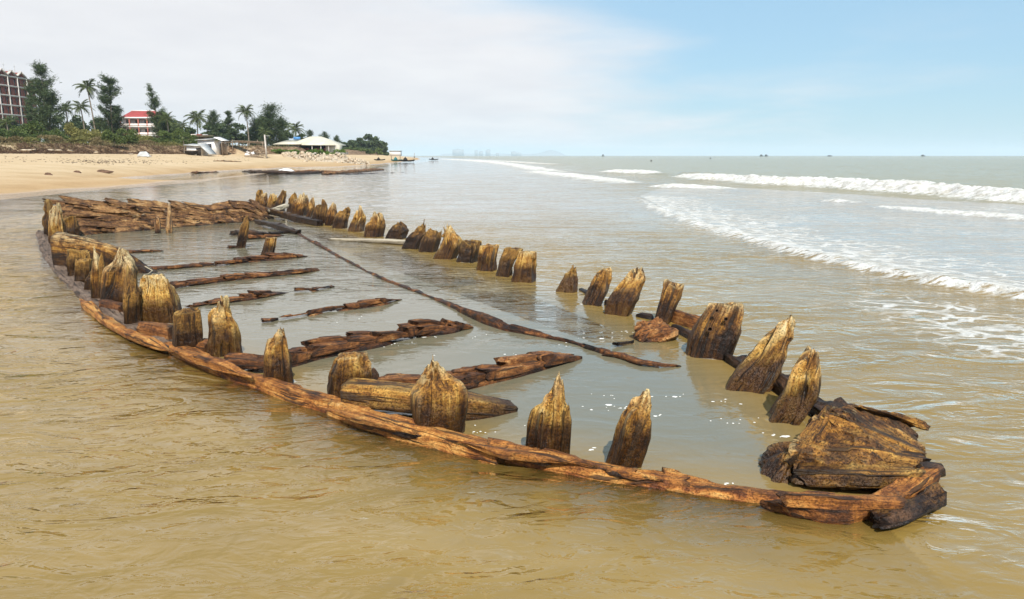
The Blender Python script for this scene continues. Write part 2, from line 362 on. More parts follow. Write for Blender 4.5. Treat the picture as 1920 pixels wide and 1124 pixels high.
def leafmat(name, a, b_, scale=.9):
    m, t, b, out = mat(name); ge = N(t, 'ShaderNodeNewGeometry'); oi = N(t, 'ShaderNodeObjectInfo')
    n = noise(t, ge.outputs['Position'], scale, 3.0, .6)
    f = mth(t, 'ADD', mth(t, 'MULTIPLY', ge.outputs['Random Per Island'], .5), mth(t, 'ADD', mth(t, 'MULTIPLY', n, .6), mth(t, 'MULTIPLY', oi.outputs['Random'], .2)))
    col = mixc(t, mr(t, f, .25, .95), a, b_)
    t.links.new(col, b.inputs['Base Color']); b.inputs['Roughness'].default_value = .6; b.inputs['Specular IOR Level'].default_value = .25
    tr = N(t, 'ShaderNodeBsdfTranslucent'); t.links.new(col, tr.inputs[0])
    mx = N(t, 'ShaderNodeMixShader'); mx.inputs[0].default_value = .25
    t.links.new(b.outputs[0], mx.inputs[1]); t.links.new(tr.outputs[0], mx.inputs[2]); t.links.new(mx.outputs[0], out.inputs[0])
    return m
M['needle'] = leafmat('casuarina_needles', (.026, .046, .017), (.10, .135, .055))
M['palmleaf'] = leafmat('palm_leaf', (.035, .058, .018), (.16, .19, .06))
M['bush'] = leafmat('bush_leaf', (.035, .065, .016), (.15, .19, .05))
M['olive'] = leafmat('dry_bush_leaf', (.09, .095, .028), (.30, .27, .085))
M['hedge'] = leafmat('hedge_leaf', (.045, .09, .012), (.16, .24, .04))
M['drygrass'] = leafmat('dry_grass', (.09, .07, .03), (.30, .23, .11))
M['root'] = leafmat('dead_root', (.03, .017, .01), (.14, .08, .045))
M['bark'] = plain('bark', (.12, .095, .07), .9, .4, 4)
M['palmbark'] = plain('palm_bark', (.22, .18, .14), .9, .35, 4)
M['rock'] = plain('pale_rock', (.44, .35, .25), .85, .4, 2.5)
M['brownrock'] = plain('brown_rock', (.11, .06, .035), .7, .4, 6)
M['brick'] = plain('brick_red_render', (.30, .075, .05), .85, .25, .7)
M['concrete'] = plain('pale_concrete', (.52, .47, .42), .85, .2, 1.0)
M['white'] = plain('white_paint', (.78, .75, .72), .6, .08, .8)
M['pink'] = plain('pinkish_white_wall', (.76, .66, .60), .7, .1, .8)
M['redroof'] = plain('red_tile_roof', (.36, .05, .045), .6, .2, 1.2)
M['redcol'] = plain('red_brown_column', (.30, .09, .06), .7, .2, 1.0)
M['cream'] = plain('cream_roof', (.60, .55, .43), .7, .15, .6)
M['glass'] = plain('dark_glass', (.02, .018, .018), .15, .3, .5, .5)
M['dark'] = plain('painted_interior_shade', (.03, .024, .02), .9, .3, 1)  # near-black colour stands in for the shade inside shelters
M['tin'] = plain('grey_tin', (.45, .45, .44), .5, .2, 2)
M['blue'] = plain('blue_plastic', (.08, .25, .55), .4, .15, 2)
M['teal'] = plain('teal_paint', (.03, .14, .14), .6, .25, 2)
M['tar'] = plain('tarred_basket', (.018, .014, .012), .7, .3, 4)
M['stick'] = plain('weathered_pole', (.28, .21, .15), .9, .3, 5)
M['tower'] = plain('tower_concrete', (.30, .30, .31), .8, .1, .02)
M['foamcap'] = plain('sea_foam', (.82, .80, .76), .5, .06, 20)
M['rope'] = plain('pale_rope', (.45, .37, .26), .9, .2, 60)
M['reed'] = plain('brown_thatch', (.22, .15, .09), .95, .4, 3)
M['litter'] = plain('dark_litter', (.07, .045, .03), .9, .5, 2)

# ------------------------------------------------------------------ the lie of the land
SY = np.array([-50, 0, 25, 35, 48, 60, 75, 95, 120, 150, 200, 300, 500, 900, 2000, 6000, 20000.])
SX = np.array([-23, -21, -19.6, -20.8, -20.2, -21.3, -23.5, -24.5, -25, -26, -29.5, -37, -62, -140, -330, -980, -3300.])
DY = np.array([0, 80, 108, 122, 132, 150, 200, 320, 1000, 20000.]); DS = np.array([33, 32, 31, 27, 17, 14, 14, 18, 25, 60.])
def land(X, Y):
    X, Y = np.asarray(X, float), np.asarray(Y, float)
    d = np.interp(Y, SY, SX) - X + .9 * (fbm(Y * .09, X * .03, 3.3, 3) - .5)
    ds = np.interp(Y, DY, DS) + 5.0 * (fbm(X * .11, Y * .11, 1.1, 3) - .5)
    t = np.clip(d / ds, 0, 1)
    z = 1.95 * t ** .95
    # a low runnel that still holds water behind a bar of sand
    rn = sst(46, 54, Y) * sst(125, 90, Y) * np.exp(-((d - 6.0) / 3.4) ** 2)
    z = z - .58 * rn * sst(.35, .6, fbm(X * .16 + 4, Y * .05, 2, 3) + .22)
    sc_ = sst(0, 3.0 + 1.5 * vn(X * .2, Y * .2, 5), d - ds)
    z = z + sc_ * (1.15 + .9 * (fbm(X * .13, Y * .13, 8.8, 3) - .35))
    z = z + sst(4, 40, d - ds) * .6
    z = z + (fbm(X * .7, Y * .7, 2.2, 4) - .5) * (.05 + .5 * sc_) * sst(2, 8, d)
    sea = -np.minimum(.02 * np.maximum(-d, 0), .45)
    return np.where(d > 0, z, sea), d, d - ds
def lz(x, y): return float(land(x, y)[0])
def polar(rs, an):
    r, a = np.meshgrid(rs, an, indexing='ij'); X, Y = r * np.sin(a), r * np.cos(a)
    n, k = r.shape; i = np.arange(n - 1)[:, None] * k; j = np.arange(k - 1)[None]
    q = np.stack([i + j, i + j + 1, i + k + j + 1, i + k + j], -1).reshape(-1, 4)
    return X.ravel(), Y.ravel(), q
def sand_mat():
    m, t, b, out = mat('beach_sand'); L = t.links.new
    ge = N(t, 'ShaderNodeNewGeometry'); pos = ge.outputs['Position']
    sp = N(t, 'ShaderNodeSeparateXYZ'); L(pos, sp.inputs[0])
    n = noise(t, pos, .35, 5.0, .6); f = noise(t, pos, 6.0, 5.0, .65); lo = noise(t, pos, 1.0, 4.0, .6, (.5, .09, 1))
    a = N(t, 'ShaderNodeAttribute', attribute_name='scarp').outputs['Fac']
    dry = ramp(t, mth(t, 'ADD', mth(t, 'MULTIPLY', n, .6), mth(t, 'MULTIPLY', f, .4)), [(.3, (.41, .295, .165)), (.5, (.53, .39, .235)), (.7, (.60, .47, .31))])
    wz = mr(t, mth(t, 'ADD', sp.outputs[2], mth(t, 'MULTIPLY', mth(t, 'SUBTRACT', lo, .5), .5)), .02, .85, 1, 0)
    col = mixc(t, wz, dry, mixc(t, 1.0, dry, (.80, .70, .58), 'MULTIPLY'))
    soil = ramp(t, noise(t, pos, 1.6, 6.0, .7, (1, 1, .5)), [(.36, (.05, .028, .015)), (.5, (.17, .10, .055)), (.64, (.42, .30, .18))])
    col = mixc(t, mr(t, a, .05, .5), col, soil)
    back = ramp(t, noise(t, pos, .8, 5.0, .7), [(.35, (.05, .05, .02)), (.5, (.12, .11, .045)), (.68, (.30, .22, .12))])
    v = N(t, 'ShaderNodeAttribute', attribute_name='veg').outputs['Fac']
    col = mixc(t, mth(t, 'MULTIPLY', v, .92), col, back)
    wet = mr(t, mth(t, 'ADD', sp.outputs[2], mth(t, 'MULTIPLY', mth(t, 'SUBTRACT', lo, .5), .16)), .05, .16, 1, 0)
    L(col, b.inputs['Base Color']); L(mr(t, wet, 0, 1, .9, .12), b.inputs['Roughness']); L(mr(t, wet, 0, 1, .15, .7), b.inputs['Specular IOR Level'])
    L(bump(t, mth(t, 'ADD', f, mth(t, 'MULTIPLY', noise(t, pos, 1.6, 4.0, .6), 1.5)), .6, .05), b.inputs['Normal'])
    return m
def build_ground():
    rs = np.concatenate([np.geomspace(1.2, 24, 90)[:-1], np.geomspace(24, 330, 420)[:-1], np.geomspace(330, 16000, 90)])
    an = np.concatenate([np.linspace(R(-100), R(-44), 60)[:-1], np.linspace(R(-44), R(-4), 460)[:-1], np.linspace(R(-4), R(100), 80)])
    X, Y, q = polar(rs, an); z, d, e = land(X, Y)
    m = MB(); m.add(np.stack([X, Y, z], 1), q)
    sc_ = sst(-1.0, .6, e) * (1 - sst(3.5, 6.5, e)) * sst(.30, .55, fbm(X * .25, Y * .25, 6.5, 3) + .12)
    tag(m.build('beach', sand_mat(), attrs={'scarp': sc_, 'veg': sst(3.0, 6.5, e)}), kind='structure')
build_ground()

# ------------------------------------------------------------------ where the hull lies (outer waterline of the near side, far side)
NEAR = [(66, 436), (74, 470), (100, 512), (140, 552), (190, 594), (245, 626), (300, 656), (387, 699), (474, 730), (549, 759), (611, 777), (662, 799), (730, 821), (799, 838), (839, 849),
        (900, 865), (967, 875), (1047, 888), (1140, 905), (1233, 918), (1348, 937), (1456, 948), (1625, 966)]
FAR = [(480, 392), (545, 402), (600, 418), (650, 432), (720, 446), (790, 468), (850, 486), (930, 512), (1000, 527), (1080, 547), (1140, 574), (1200, 592), (1262, 612), (1370, 665), (1450, 712), (1530, 762), (1620, 830), (1740, 930)]
NEARW = np.array([at(*p)[:2] for p in NEAR]); FARW = np.array([at(*p)[:2] for p in FAR])
HULL = np.concatenate([NEARW, FARW[::-1], [at(300, 432)[:2]]])
def inpoly(x, y, P):
    c = np.zeros(x.shape, bool); n = len(P)
    for i in range(n):
        (x1, y1), (x2, y2) = P[i], P[(i + 1) % n]
        k = ((y1 > y) != (y2 > y)) & (x < (x2 - x1) * (y - y1) / (y2 - y1 + 1e-12) + x1); c ^= k
    return c
def pdist(x, y, P, amp=None, within=None):
    """distance to a polyline, side (+ right of its direction), value of amp along it"""
    x0, y0 = x, y
    best = np.full(x.shape, 1e9); side = np.zeros(x.shape); val = np.zeros(x.shape)
    for i in range(len(P) - 1):
        ax, ay = P[i]; bx, by = P[i + 1]; dx, dy = bx - ax, by - ay; l2 = dx * dx + dy * dy + 1e-12
        t = np.clip(((x - ax) * dx + (y - ay) * dy) / l2, 0, 1); ex, ey = x - ax - t * dx, y - ay - t * dy
        dd = np.hypot(ex, ey); k = dd < best
        best = np.where(k, dd, best); side = np.where(k, np.sign(dx * (y - ay) - dy * (x - ax)), side)
        if amp is not None: val = np.where(k, amp[i] + (amp[i + 1] - amp[i]) * t, val)
    return best, -side, val
# ---- frame timbers: outline rows (v, uL, uR), thickness ratio, turn, wood
FR = [
 # near side, stern to bow
 (((458, 84, 108), (420, 84, 106), (388, 85, 102), (374, 85, 96)), .4, .2, 'dull', .06, 15.6),
 (((458, 96, 122), (420, 95, 119), (395, 97, 116), (386, 100, 112)), .6, .3, 'post', .10, None),
 (((445, 116, 147), (425, 117, 147), (409, 118, 142)), .6, .3, 'dull', .04, None),
 (((518, 130, 171), (490, 130, 171), (470, 132, 169)), .7, .3, 'dull', .03, None),
 (((532, 143, 170), (505, 143, 171), (487, 145, 170)), .7, .3, 'dull', .03, None),
 (((566, 170, 194), (530, 169, 195), (495, 169, 191), (478, 172, 186), (467, 175, 182)), .6, .3, 'post', .14, None),
 (((572, 194, 246), (535, 197, 251), (505, 202, 251), (488, 208, 246), (477, 214, 240), (472, 220, 234)), .6, .25, 'post', .05, None),
 (((612, 234, 263), (580, 233, 263), (550, 233, 262), (532, 236, 260), (521, 242, 256)), .7, .3, 'dull', .16, None),
 (((604, 265, 338), (575, 264, 332), (545, 265, 322), (516, 268, 311)), .45, .2, 'post', .02, None),
 (((657, 325, 381), (620, 324, 379), (595, 324, 376), (580, 326, 374)), .8, .45, 'dull', .02, None),
 (((664, 391, 452), (620, 393, 444), (592, 392, 436), (582, 396, 434), (575, 405, 432), (563, 408, 428), (554, 412, 423)), .65, .3, 'post', .10, None),
 (((720, 493, 551), (670, 497, 548), (640, 502, 543), (630, 508, 540), (622, 518, 536)), .65, .35, 'post', .06, None),
 (((747, 612, 690), (700, 617, 695), (675, 622, 694), (664, 628, 690)), .6, .35, 'post', .02, None),
 (((720, 690, 711), (700, 692, 712), (687, 694, 706)), .8, .3, 'black', .05, None),
 (((812, 780, 868), (770, 773, 874), (735, 773, 874), (720, 781, 868), (706, 789, 855), (697, 794, 842), (688, 799, 830), (676, 803, 823), (662, 808, 814)), .7, .35, 'post', .07, None),
 (((852, 985, 1062), (800, 992, 1068), (768, 999, 1071), (757, 1006, 1064), (742, 1014, 1057), (720, 1024, 1054), (706, 1033, 1050)), .6, .5, 'post', .06, None),
 (((874, 1135, 1198), (830, 1148, 1211), (800, 1155, 1215), (780, 1164, 1214), (757, 1183, 1214), (745, 1196, 1213), (737, 1205, 1211)), .6, .4, 'post', .05, None),
 (((545, 160, 182), (520, 160, 180), (508, 163, 178)), .7, .3, 'dull', .05, None),
 (((480, 100, 121), (450, 102, 121), (439, 104, 117)), .7, .3, 'dull', .05, None),
 (((596, 232, 247), (565, 232, 246), (548, 236, 244)), .7, .3, 'dull', .08, None),
 # far side, stern to bow
 (((392, 477, 490), (375, 477, 491), (362, 480, 491), (356, 484, 490)), .8, -.3, 'dull', .06, None),
 (((394, 488, 504), (378, 487, 503), (363, 489, 502)), .8, -.3, 'post', .03, None),
 (((395, 499, 517), (380, 502, 518), (366, 505, 516)), .8, -.3, 'post', .08, None),
 (((396, 515, 534), (378, 518, 535), (368, 523, 535), (357, 526, 533)), .8, -.3, 'dull', .05, None),
 (((398, 537, 552), (380, 540, 555), (372, 543, 554), (361, 549, 553)), .8, -.3, 'dull', .05, None),
 (((405, 546, 571), (388, 549, 576), (376, 553, 576), (367, 560, 573)), .8, -.3, 'post', .07, None),
 (((409, 573, 584), (390, 577, 590), (380, 580, 589), (370, 582, 587)), .8, -.3, 'post', .08, None),
 (((418, 583, 599), (400, 587, 601), (385, 591, 602)), .8, -.3, 'dull', .03, None),
 (((419, 597, 611), (398, 600, 614), (386, 603, 613), (376, 604, 609)), .8, -.3, 'dull', .06, None),
 (((423, 609, 624), (405, 612, 632), (394, 616, 631), (382, 622, 628)), .8, -.3, 'post', .05, None),
 (((428, 625, 650), (412, 629, 653), (400, 634, 654), (393, 645, 655)), .8, -.3, 'dull', .06, None),
 (((434, 653, 681), (418, 659, 683), (408, 665, 683), (400, 669, 680), (389, 674, 679)), .8, -.3, 'post', .05, None),
 (((444, 683, 717), (425, 686, 720), (412, 690, 719), (404, 695, 713)), .8, -.35, 'post', .06, None),
 (((447, 726, 758), (434, 730, 763), (424, 737, 760), (419, 742, 754)), .8, -.3, 'dull', .03, None),
 (((466, 754, 788), (448, 760, 794), (436, 773, 802), (421, 786, 800)), .8, -.3, 'dull', .08, None),
 (((472, 786, 819), (450, 791, 824), (434, 798, 825)), .8, -.35, 'dull', .04, None),
 (((485, 815, 853), (460, 822, 864), (448, 828, 863), (438, 832, 852), (425, 836, 843)), .8, -.3, 'post', .07, None),
 (((491, 856, 895), (468, 860, 901), (453, 864, 901)), .8, -.35, 'dull', .04, None),
 (((507, 896, 931), (482, 899, 938), (461, 904, 940)), .8, -.4, 'post', .015, None),
 (((518, 931, 960), (490, 937, 968), (466, 945, 984)), .7, -.5, 'dull', .015, None),
 (((528, 963, 1003), (500, 967, 1006), (472, 974, 1004)), .7, -.4, 'post', .015, None),
 (((547, 1042, 1081), (525, 1052, 1084), (508, 1064, 1083), (496, 1072, 1079)), .7, -.5, 'post', .06, None),
 (((571, 1087, 1130), (545, 1100, 1141), (520, 1113, 1149), (506, 1122, 1148)), .7, -.5, 'post', .03, None),
 (((589, 1137, 1184), (562, 1145, 1198), (540, 1160, 1206), (518, 1176, 1211), (502, 1187, 1206)), .7, -.5, 'post', .05, None),
 (((606, 1226, 1258), (580, 1233, 1270), (555, 1242, 1279), (531, 1250, 1282)), .8, -.55, 'post', .05, None),
 (((668, 1287, 1366), (635, 1298, 1378), (605, 1313, 1388), (585, 1325, 1396), (572, 1333, 1397)), .55, -.35, 'post', .02, None),
 (((726, 1360, 1442), (695, 1378, 1468), (660, 1416, 1486), (630, 1440, 1494), (612, 1455, 1494), (599, 1468, 1491)), .85, -.4, 'post', .035, None),
 (((787, 1440, 1503), (755, 1458, 1534), (725, 1476, 1540), (700, 1486, 1542), (675, 1499, 1546), (656, 1514, 1546)), .85, -.4, 'post', .05, None),
 # two inner stumps
 (((465, 441, 460), (440, 446, 464), (420, 451, 468), (408, 457, 467)), .8, .3, 'dull', .05, None),
 (((481, 489, 513), (460, 494, 517), (446, 498, 518)), .8, .3, 'post', .01, None)]
# ------------------------------------------------------------------ water
def water_mat():
    m, t, b, out = mat('sea_water'); L = t.links.new; t.nodes.remove(b)
    ge = N(t, 'ShaderNodeNewGeometry'); pos = ge.outputs['Position']
    A = {k: N(t, 'ShaderNodeAttribute', attribute_name=k).outputs['Fac'] for k in ('foam', 'lace', 'clar', 'calm', 'inside', 'off', 'sheen_froth')}
    big = noise(t, pos, .25, 4.0, .55, (.6, 1.2, 1)); md = noise(t, pos, 1.4, 4.0, .6, (.7, 1.6, 1))
    silt = ramp(t, mth(t, 'ADD', mth(t, 'MULTIPLY', big, .6), mth(t, 'MULTIPLY', md, .4)), [(.34, (.212, .136, .032)), (.5, (.262, .168, .043)), (.66, (.315, .214, .080))])
    silt = mixc(t, A['off'], silt, (.29, .27, .19)); silt = mixc(t, A['sheen_froth'], silt, (.38, .35, .31))  # last mix paints sky reflection into the shallows, plus aerated surf water
    silt = mixc(t, A['inside'], silt, (.175, .155, .10))
    # ripples
    r1 = noise(t, pos, 1.9, 3.0, .5, (.8, 1.4, 1), 1.3); r2 = noise(t, pos, 7.5, 3.0, .55, (.75, 1.4, 1), .8); r3 = noise(t, pos, 26.0, 2.0, .5, (.8, 1.4, 1))
    hh = mth(t, 'ADD', mth(t, 'MULTIPLY', mr(t, r1, .3, .7), .7), mth(t, 'ADD', mth(t, 'MULTIPLY', mr(t, r2, .38, .74), .20), mth(t, 'MULTIPLY', r3, .02)))
    bn = N(t, 'ShaderNodeBump', Distance=.07); L(hh, bn.inputs['Height']); gust = noise(t, pos, .55, 3.0, .55, (.7, 1.3, 1)); L(mth(t, 'MULTIPLY', A['calm'], mr(t, gust, .3, .68, .35, 1.45)), bn.inputs['Strength'])
    nr = bn.outputs[0]
    df = N(t, 'ShaderNodeBsdfDiffuse'); L(silt, df.inputs[0])
    tr = N(t, 'ShaderNodeBsdfTransparent'); tr.inputs[0].default_value = (.92, .86, .74, 1)
    body = N(t, 'ShaderNodeMixShader'); L(A['clar'], body.inputs[0]); L(df.outputs[0], body.inputs[1]); L(tr.outputs[0], body.inputs[2])
    gl = N(t, 'ShaderNodeBsdfGlossy', Roughness=.04); L(nr, gl.inputs['Normal']); gl.inputs[0].default_value = (.97, .97, .97, 1)
    fr = N(t, 'ShaderNodeFresnel', IOR=1.62); L(nr, fr.inputs['Normal'])
    frs = mth(t, 'MULTIPLY', fr.outputs[0], mr(t, A['off'], 0, 1, 1, .55, 'LINEAR'))   # a rough sea shows more of its own colour
    wt = N(t, 'ShaderNodeMixShader'); L(frs, wt.inputs[0]); L(body.outputs[0], wt.inputs[1]); L(gl.outputs[0], wt.inputs[2])
    # foam: torn sheets and lace
    wv = N(t, 'ShaderNodeVectorMath', operation='ADD'); L(pos, wv.inputs[0])
    wn = N(t, 'ShaderNodeTexNoise', Scale=1.7, Detail=3.0); L(pos, wn.inputs['Vector'])
    wsc = N(t, 'ShaderNodeVectorMath', operation='SCALE'); L(wn.outputs['Color'], wsc.inputs[0]); wsc.inputs['Scale'].default_value = .8; L(wsc.outputs[0], wv.inputs[1])
    mp = N(t, 'ShaderNodeMapping'); mp.inputs['Scale'].default_value = (1.25, 2.4, 1); L(wv.outputs[0], mp.inputs[0])
    vo = N(t, 'ShaderNodeTexVoronoi', feature='DISTANCE_TO_EDGE', Scale=1.5); L(mp.outputs[0], vo.inputs['Vector'])
    ln = noise(t, pos, 5.0, 5.0, .65, (.7, 1.8, 1), .5); lb = noise(t, pos, .7, 3.0, .6, (.7, 1.3, 1))
    edge = mr(t, vo.outputs[0], .0, .22, 1, 0)
    lv = mth(t, 'ADD', mth(t, 'MULTIPLY', edge, .42), mth(t, 'ADD', mth(t, 'MULTIPLY', ln, .55), mth(t, 'MULTIPLY', lb, .35)))
    lv = mth(t, 'ADD', lv, A['lace'])
    lf = mr(t, lv, 1.14, 1.34, 0, .85)
    ff = mr(t, mth(t, 'ADD', A['foam'], mth(t, 'MULTIPLY', mth(t, 'SUBTRACT', ln, .5), 2.0)), .36, .66, 0, 1)
    fm = mth(t, 'MAXIMUM', lf, ff)
    fd = N(t, 'ShaderNodeBsdfDiffuse'); L(mixc(t, mr(t, noise(t, pos, 3.0, 5.0, .7), .35, .6), (.50, .47, .41), (.76, .75, .72)), fd.inputs[0])
    fh = noise(t, pos, 9.0, 5.0, .7); L(bump(t, fh, .8, .12), fd.inputs['Normal'])
    fin = N(t, 'ShaderNodeMixShader'); L(fm, fin.inputs[0]); L(wt.outputs[0], fin.inputs[1]); L(fd.outputs[0], fin.inputs[2])
    L(fin.outputs[0], out.inputs[0])
    return m
def pl(p): return np.array([at(a, b)[:2] for a, b in p])
LACE = pl([(1200, 368), (1260, 402), (1350, 432), (1460, 464), (1600, 498), (1750, 528), (1920, 556), (2150, 590), (2150, 400), (1920, 386), (1560, 362), (1340, 350), (1240, 352)])
#        polyline, amplitude per point (m), front width, back width (m), front on side
WAVES = [([(1290, 331), (1335, 336), (1400, 341), (1450, 346), (1560, 350), (1700, 360), (1800, 368), (1920, 377), (2100, 390)], [.2, .34, .42, .46, .47, .46, .43, .40, .36], 1.0, 2.8, .86),
         ([(1140, 322.5), (1165, 324), (1195, 325.5), (1235, 327)], [.1, .3, .34, .1], 1.0, 2.5, .9),
         ([(1225, 350), (1260, 352), (1310, 353), (1400, 358)], [.06, .2, .14, .04], .5, 1.2, .9),
         ([(1196, 371), (1222, 388), (1265, 406), (1350, 434), (1460, 466), (1600, 500), (1750, 530), (1920, 558), (2150, 592)], [.03, .045, .055, .065, .08, .09, .10, .10, .09], .18, .7, .62),
         ([(1535, 377), (1570, 379), (1605, 381)], [.03, .13, .05], .3, .8, .55),
         ([(1640, 388), (1700, 393), (1800, 402), (1920, 412), (2100, 425)], [.03, .08, .09, .1, .1], .25, .9, .75),
         ([(825, 298.6), (870, 301), (920, 305), (965, 311), (1010, 318), (1060, 325)], [.15, .3, .34, .3, .22, .1], 1.1, 2.2, .72),
         ([(880, 300.2), (960, 304.5), (1040, 309)], [.15, .28, .12], 1.2, 2.5, .6),
         ([(1000, 323), (1080, 331), (1150, 339), (1190, 345)], [.12, .2, .16, .08], .9, 1.5, .75),
         ([(1290, 328), (1330, 331)], [.3, .2], 1.0, 2.0, .1)]
def build_water():
    rs = np.concatenate([np.geomspace(.8, 4, 250)[:-1], np.geomspace(4, 70, 560)[:-1], np.geomspace(70, 400, 150)[:-1], np.geomspace(400, 15500, 70)])
    an = np.concatenate([np.linspace(R(-98), R(-40), 90)[:-1], np.linspace(R(-40), R(40), 860)[:-1], np.linspace(R(40), R(98), 90)])
    X, Y, q = polar(rs, an); r = np.hypot(X, Y)
    ins = inpoly(X, Y, HULL)
    dn, sn, _ = pdist(X, Y, NEARW); df, sf, _ = pdist(X, Y, FARW)
    shore = X - np.interp(Y, SY, SX)
    off = sst(14, 45, shore) * sst(8, 40, r)
    ampl = (.006 + .05 * sst(16, 40, shore) + .09 * sst(36, 90, shore)) * np.where(ins, .25, 1.0) * sst(0, 6, shore)
    ampl *= 1 - .55 * sst(3, 10, r) * (1 - sst(15, 30, shore)) * 0
    h = ampl * 2.2 * (fbm(X * .42, Y * .13, 1.7, 4) - .5) + ampl * .8 * (fbm(X * 1.6, Y * .8, 4.4, 3) - .5)
    h += np.where(ins, 0, .012) * sst(0, 8, shore) * (fbm(X * 1.3, Y * 2.6, 7.1, 3) - .5) * 2
    foam = np.zeros_like(X); lace = np.full(X.shape, -.5)
    lump_ = fbm(X * 3.2, Y * 3.2, 2.9, 4)
    wob = (fbm(X * .5, Y * .5, 12.3, 3) - .5)
    for pts, am, fw, bw, fo in WAVES:
        P = pl(pts); lo, hi = P.min(0) - 14, P.max(0) + 14
        k = np.nonzero((X > lo[0]) & (X < hi[0]) & (Y > lo[1]) & (Y < hi[1]))[0]
        x, y = X[k], Y[k]
        dd, sd_, av = pdist(x, y, P, am); s = -dd * sd_ + wob[k] * 2.2 * fw
        endf = np.ones(len(k))
        for e, nb in ((P[0], P[1]), (P[-1], P[-2])):
            tx, ty = (e - nb) / np.linalg.norm(e - nb); al = (x - e[0]) * tx + (y - e[1]) * ty; endf *= 1 - sst(0, 1.2, al)
        pr = np.where(s < 0, np.exp(-(s / fw) ** 2), np.exp(-(s / bw) ** 2)) * av * endf
        h[k] += pr * (1 + .6 * (lump_[k] - .5))
        mx = max(am)
        fo_ = sst(.06, .4, pr / mx) * np.where(s < 0, 1, sst(bw * .65, 0, s)) * fo * endf * sst(0, .5, av / mx)
        fo_ = np.maximum(fo_, sst(-2.4 * fw, -1.0 * fw, s) * sst(bw * .3, 0, s) * fo * .8 * endf * sst(.1, .6, av / mx))
        foam[k] = np.maximum(foam[k], fo_)
        tr_ = np.where(s < 0, sst(4.5 * fw, fw, -s), sst(5 * bw, 0, s)) * endf * .62 - .30
        lace[k] = np.maximum(lace[k], tr_ * 1.0)
    lk = inpoly(X, Y, LACE)
    lace = np.where(lk, np.maximum(lace, .27 + .26 * (fbm(X * .3, Y * .3, 5.5, 3) - .5) * 2 - .0), lace)
    dB, sB, _ = pdist(X, Y, pl(WAVES[3][0]))
    lace = np.where(lk, np.maximum(lace, .70 - .14 * dB), lace)
    lace = np.where(~lk & (sB > 0), np.maximum(lace, .40 - .11 * dB + .35 * (fbm(X * .5, Y * .5, 3.5, 3) - .5)), lace)
    pd_, _, _ = pdist(X, Y, pl([(1700, 575), (1800, 600), (1880, 640), (2000, 665)])); lace = np.maximum(lace, .62 - .38 * pd_)
    for rows_ in (f_[0] for f_ in FR):              # a thin broken collar of froth round each timber
        c_ = at((rows_[0][1] + rows_[0][2]) / 2, rows_[0][0]); hw = (rows_[0][2] - rows_[0][1]) / 2 * c_[1] / F
        k = np.nonzero((np.abs(X - c_[0]) < hw + .25) & (np.abs(Y - c_[1]) < hw + .25))[0]
        dd = np.hypot(X[k] - c_[0], (Y[k] - c_[1] - hw * .2) * 1.25) - hw * .95
        foam[k] = np.maximum(foam[k], .52 * np.exp(-(dd / .03) ** 2) * sst(.42, .6, vn(X[k] * 6, Y[k] * 6, 3.3)))
        h[k] += .006 * np.exp(-(dd / .04) ** 2) + .003 * np.cos(dd * 70) * np.exp(-np.maximum(dd, 0) / .12)
    h += foam * .06 * (lump_ - .45) * sst(2, 20, r)
    # thin swash edge along the beach
    z, d, e = land(X, Y)
    dep = np.maximum(-z, 0) + .004
    clar = np.exp(-dep * 16) * (z > -.3)
    # submerged outer strake along the near side; ceiling planks between keelson and far frames
    do = np.where(ins, np.where(dn < .15, 0, 9), dn); dpo = .008 + .17 * do
    clar = np.maximum(clar, np.where((do < .8) & (X < at(1640, 966)[0]), np.exp(-dpo * 17) * sst(.8, .4, do) * (.45 + .55 * sst(.3, .6, fbm(X * 2, Y * 2, 9.1, 3))), 0))
    CE = pl([(560, 432), (640, 470), (800, 530), (960, 590), (1120, 645), (1180, 640), (1130, 610), (960, 540), (800, 490), (660, 442)])
    ce = inpoly(X, Y, CE); clar = np.where(ce, np.maximum(clar, .46 * sst(.25, .5, fbm(X * 1.5, Y * 1.5, 2.1, 3))), clar)
    h = np.where(ins, h * .5, h)
    near_w = np.minimum(dn, df); h *= np.where(ins, 1, sst(0, .5, near_w) * .7 + .3)
    calm = np.where(ins, .10 + .26 * sst(7.5, 11, Y), .55) + .25 * off
    calm = np.where(ce, .5, calm)
    calm = np.where(~ins & (z > -.12), .12, calm)
    calm = calm * (1 - .55 * sst(20, 90, r))
    inside = np.where(ins, sst(0, .9, np.minimum(dn, df)), 0) * np.where(ce, .6, 1)
    sheen_froth = np.maximum(.75 * sst(12, 26, Y) * (1 - sst(4, 16, shore - 18 + 0 * X)) * sst(-2, 3, shore), np.where(lk, .85, 0)) * np.where(ins, 0, 1)  # painted sky sheen beyond the wreck; aerated water inside the lace
    m = MB(); m.add(np.stack([X, Y, h], 1), q)
    tag(m.build('sea_water', water_mat(), attrs=dict(foam=foam, lace=lace, clar=clar, calm=calm, inside=inside, off=off, sheen_froth=sheen_froth)), kind='structure')
build_water()
# ------------------------------------------------------------------ the wreck
c0 = at(900, 640)
wreck = thing('shipwreck', (float(c0[0]), float(c0[1]), 0), 'long wooden shipwreck with splintered frame timbers standing in shallow water', 'shipwreck')
def wpart(m, name, mt, parent=None, label=None):
    o = m.build(name, M[mt], sharp=38); p_ = parent or wreck
    o.parent = p_
    off = Vector(wreck.location)
    if p_ is wreck: o.location = -off
    if label: o['label'] = label
    return o
def W3(pts, dz=0.0): return [at(u, v, z) + np.array((0, 0, dz)) for u, v, z in pts]
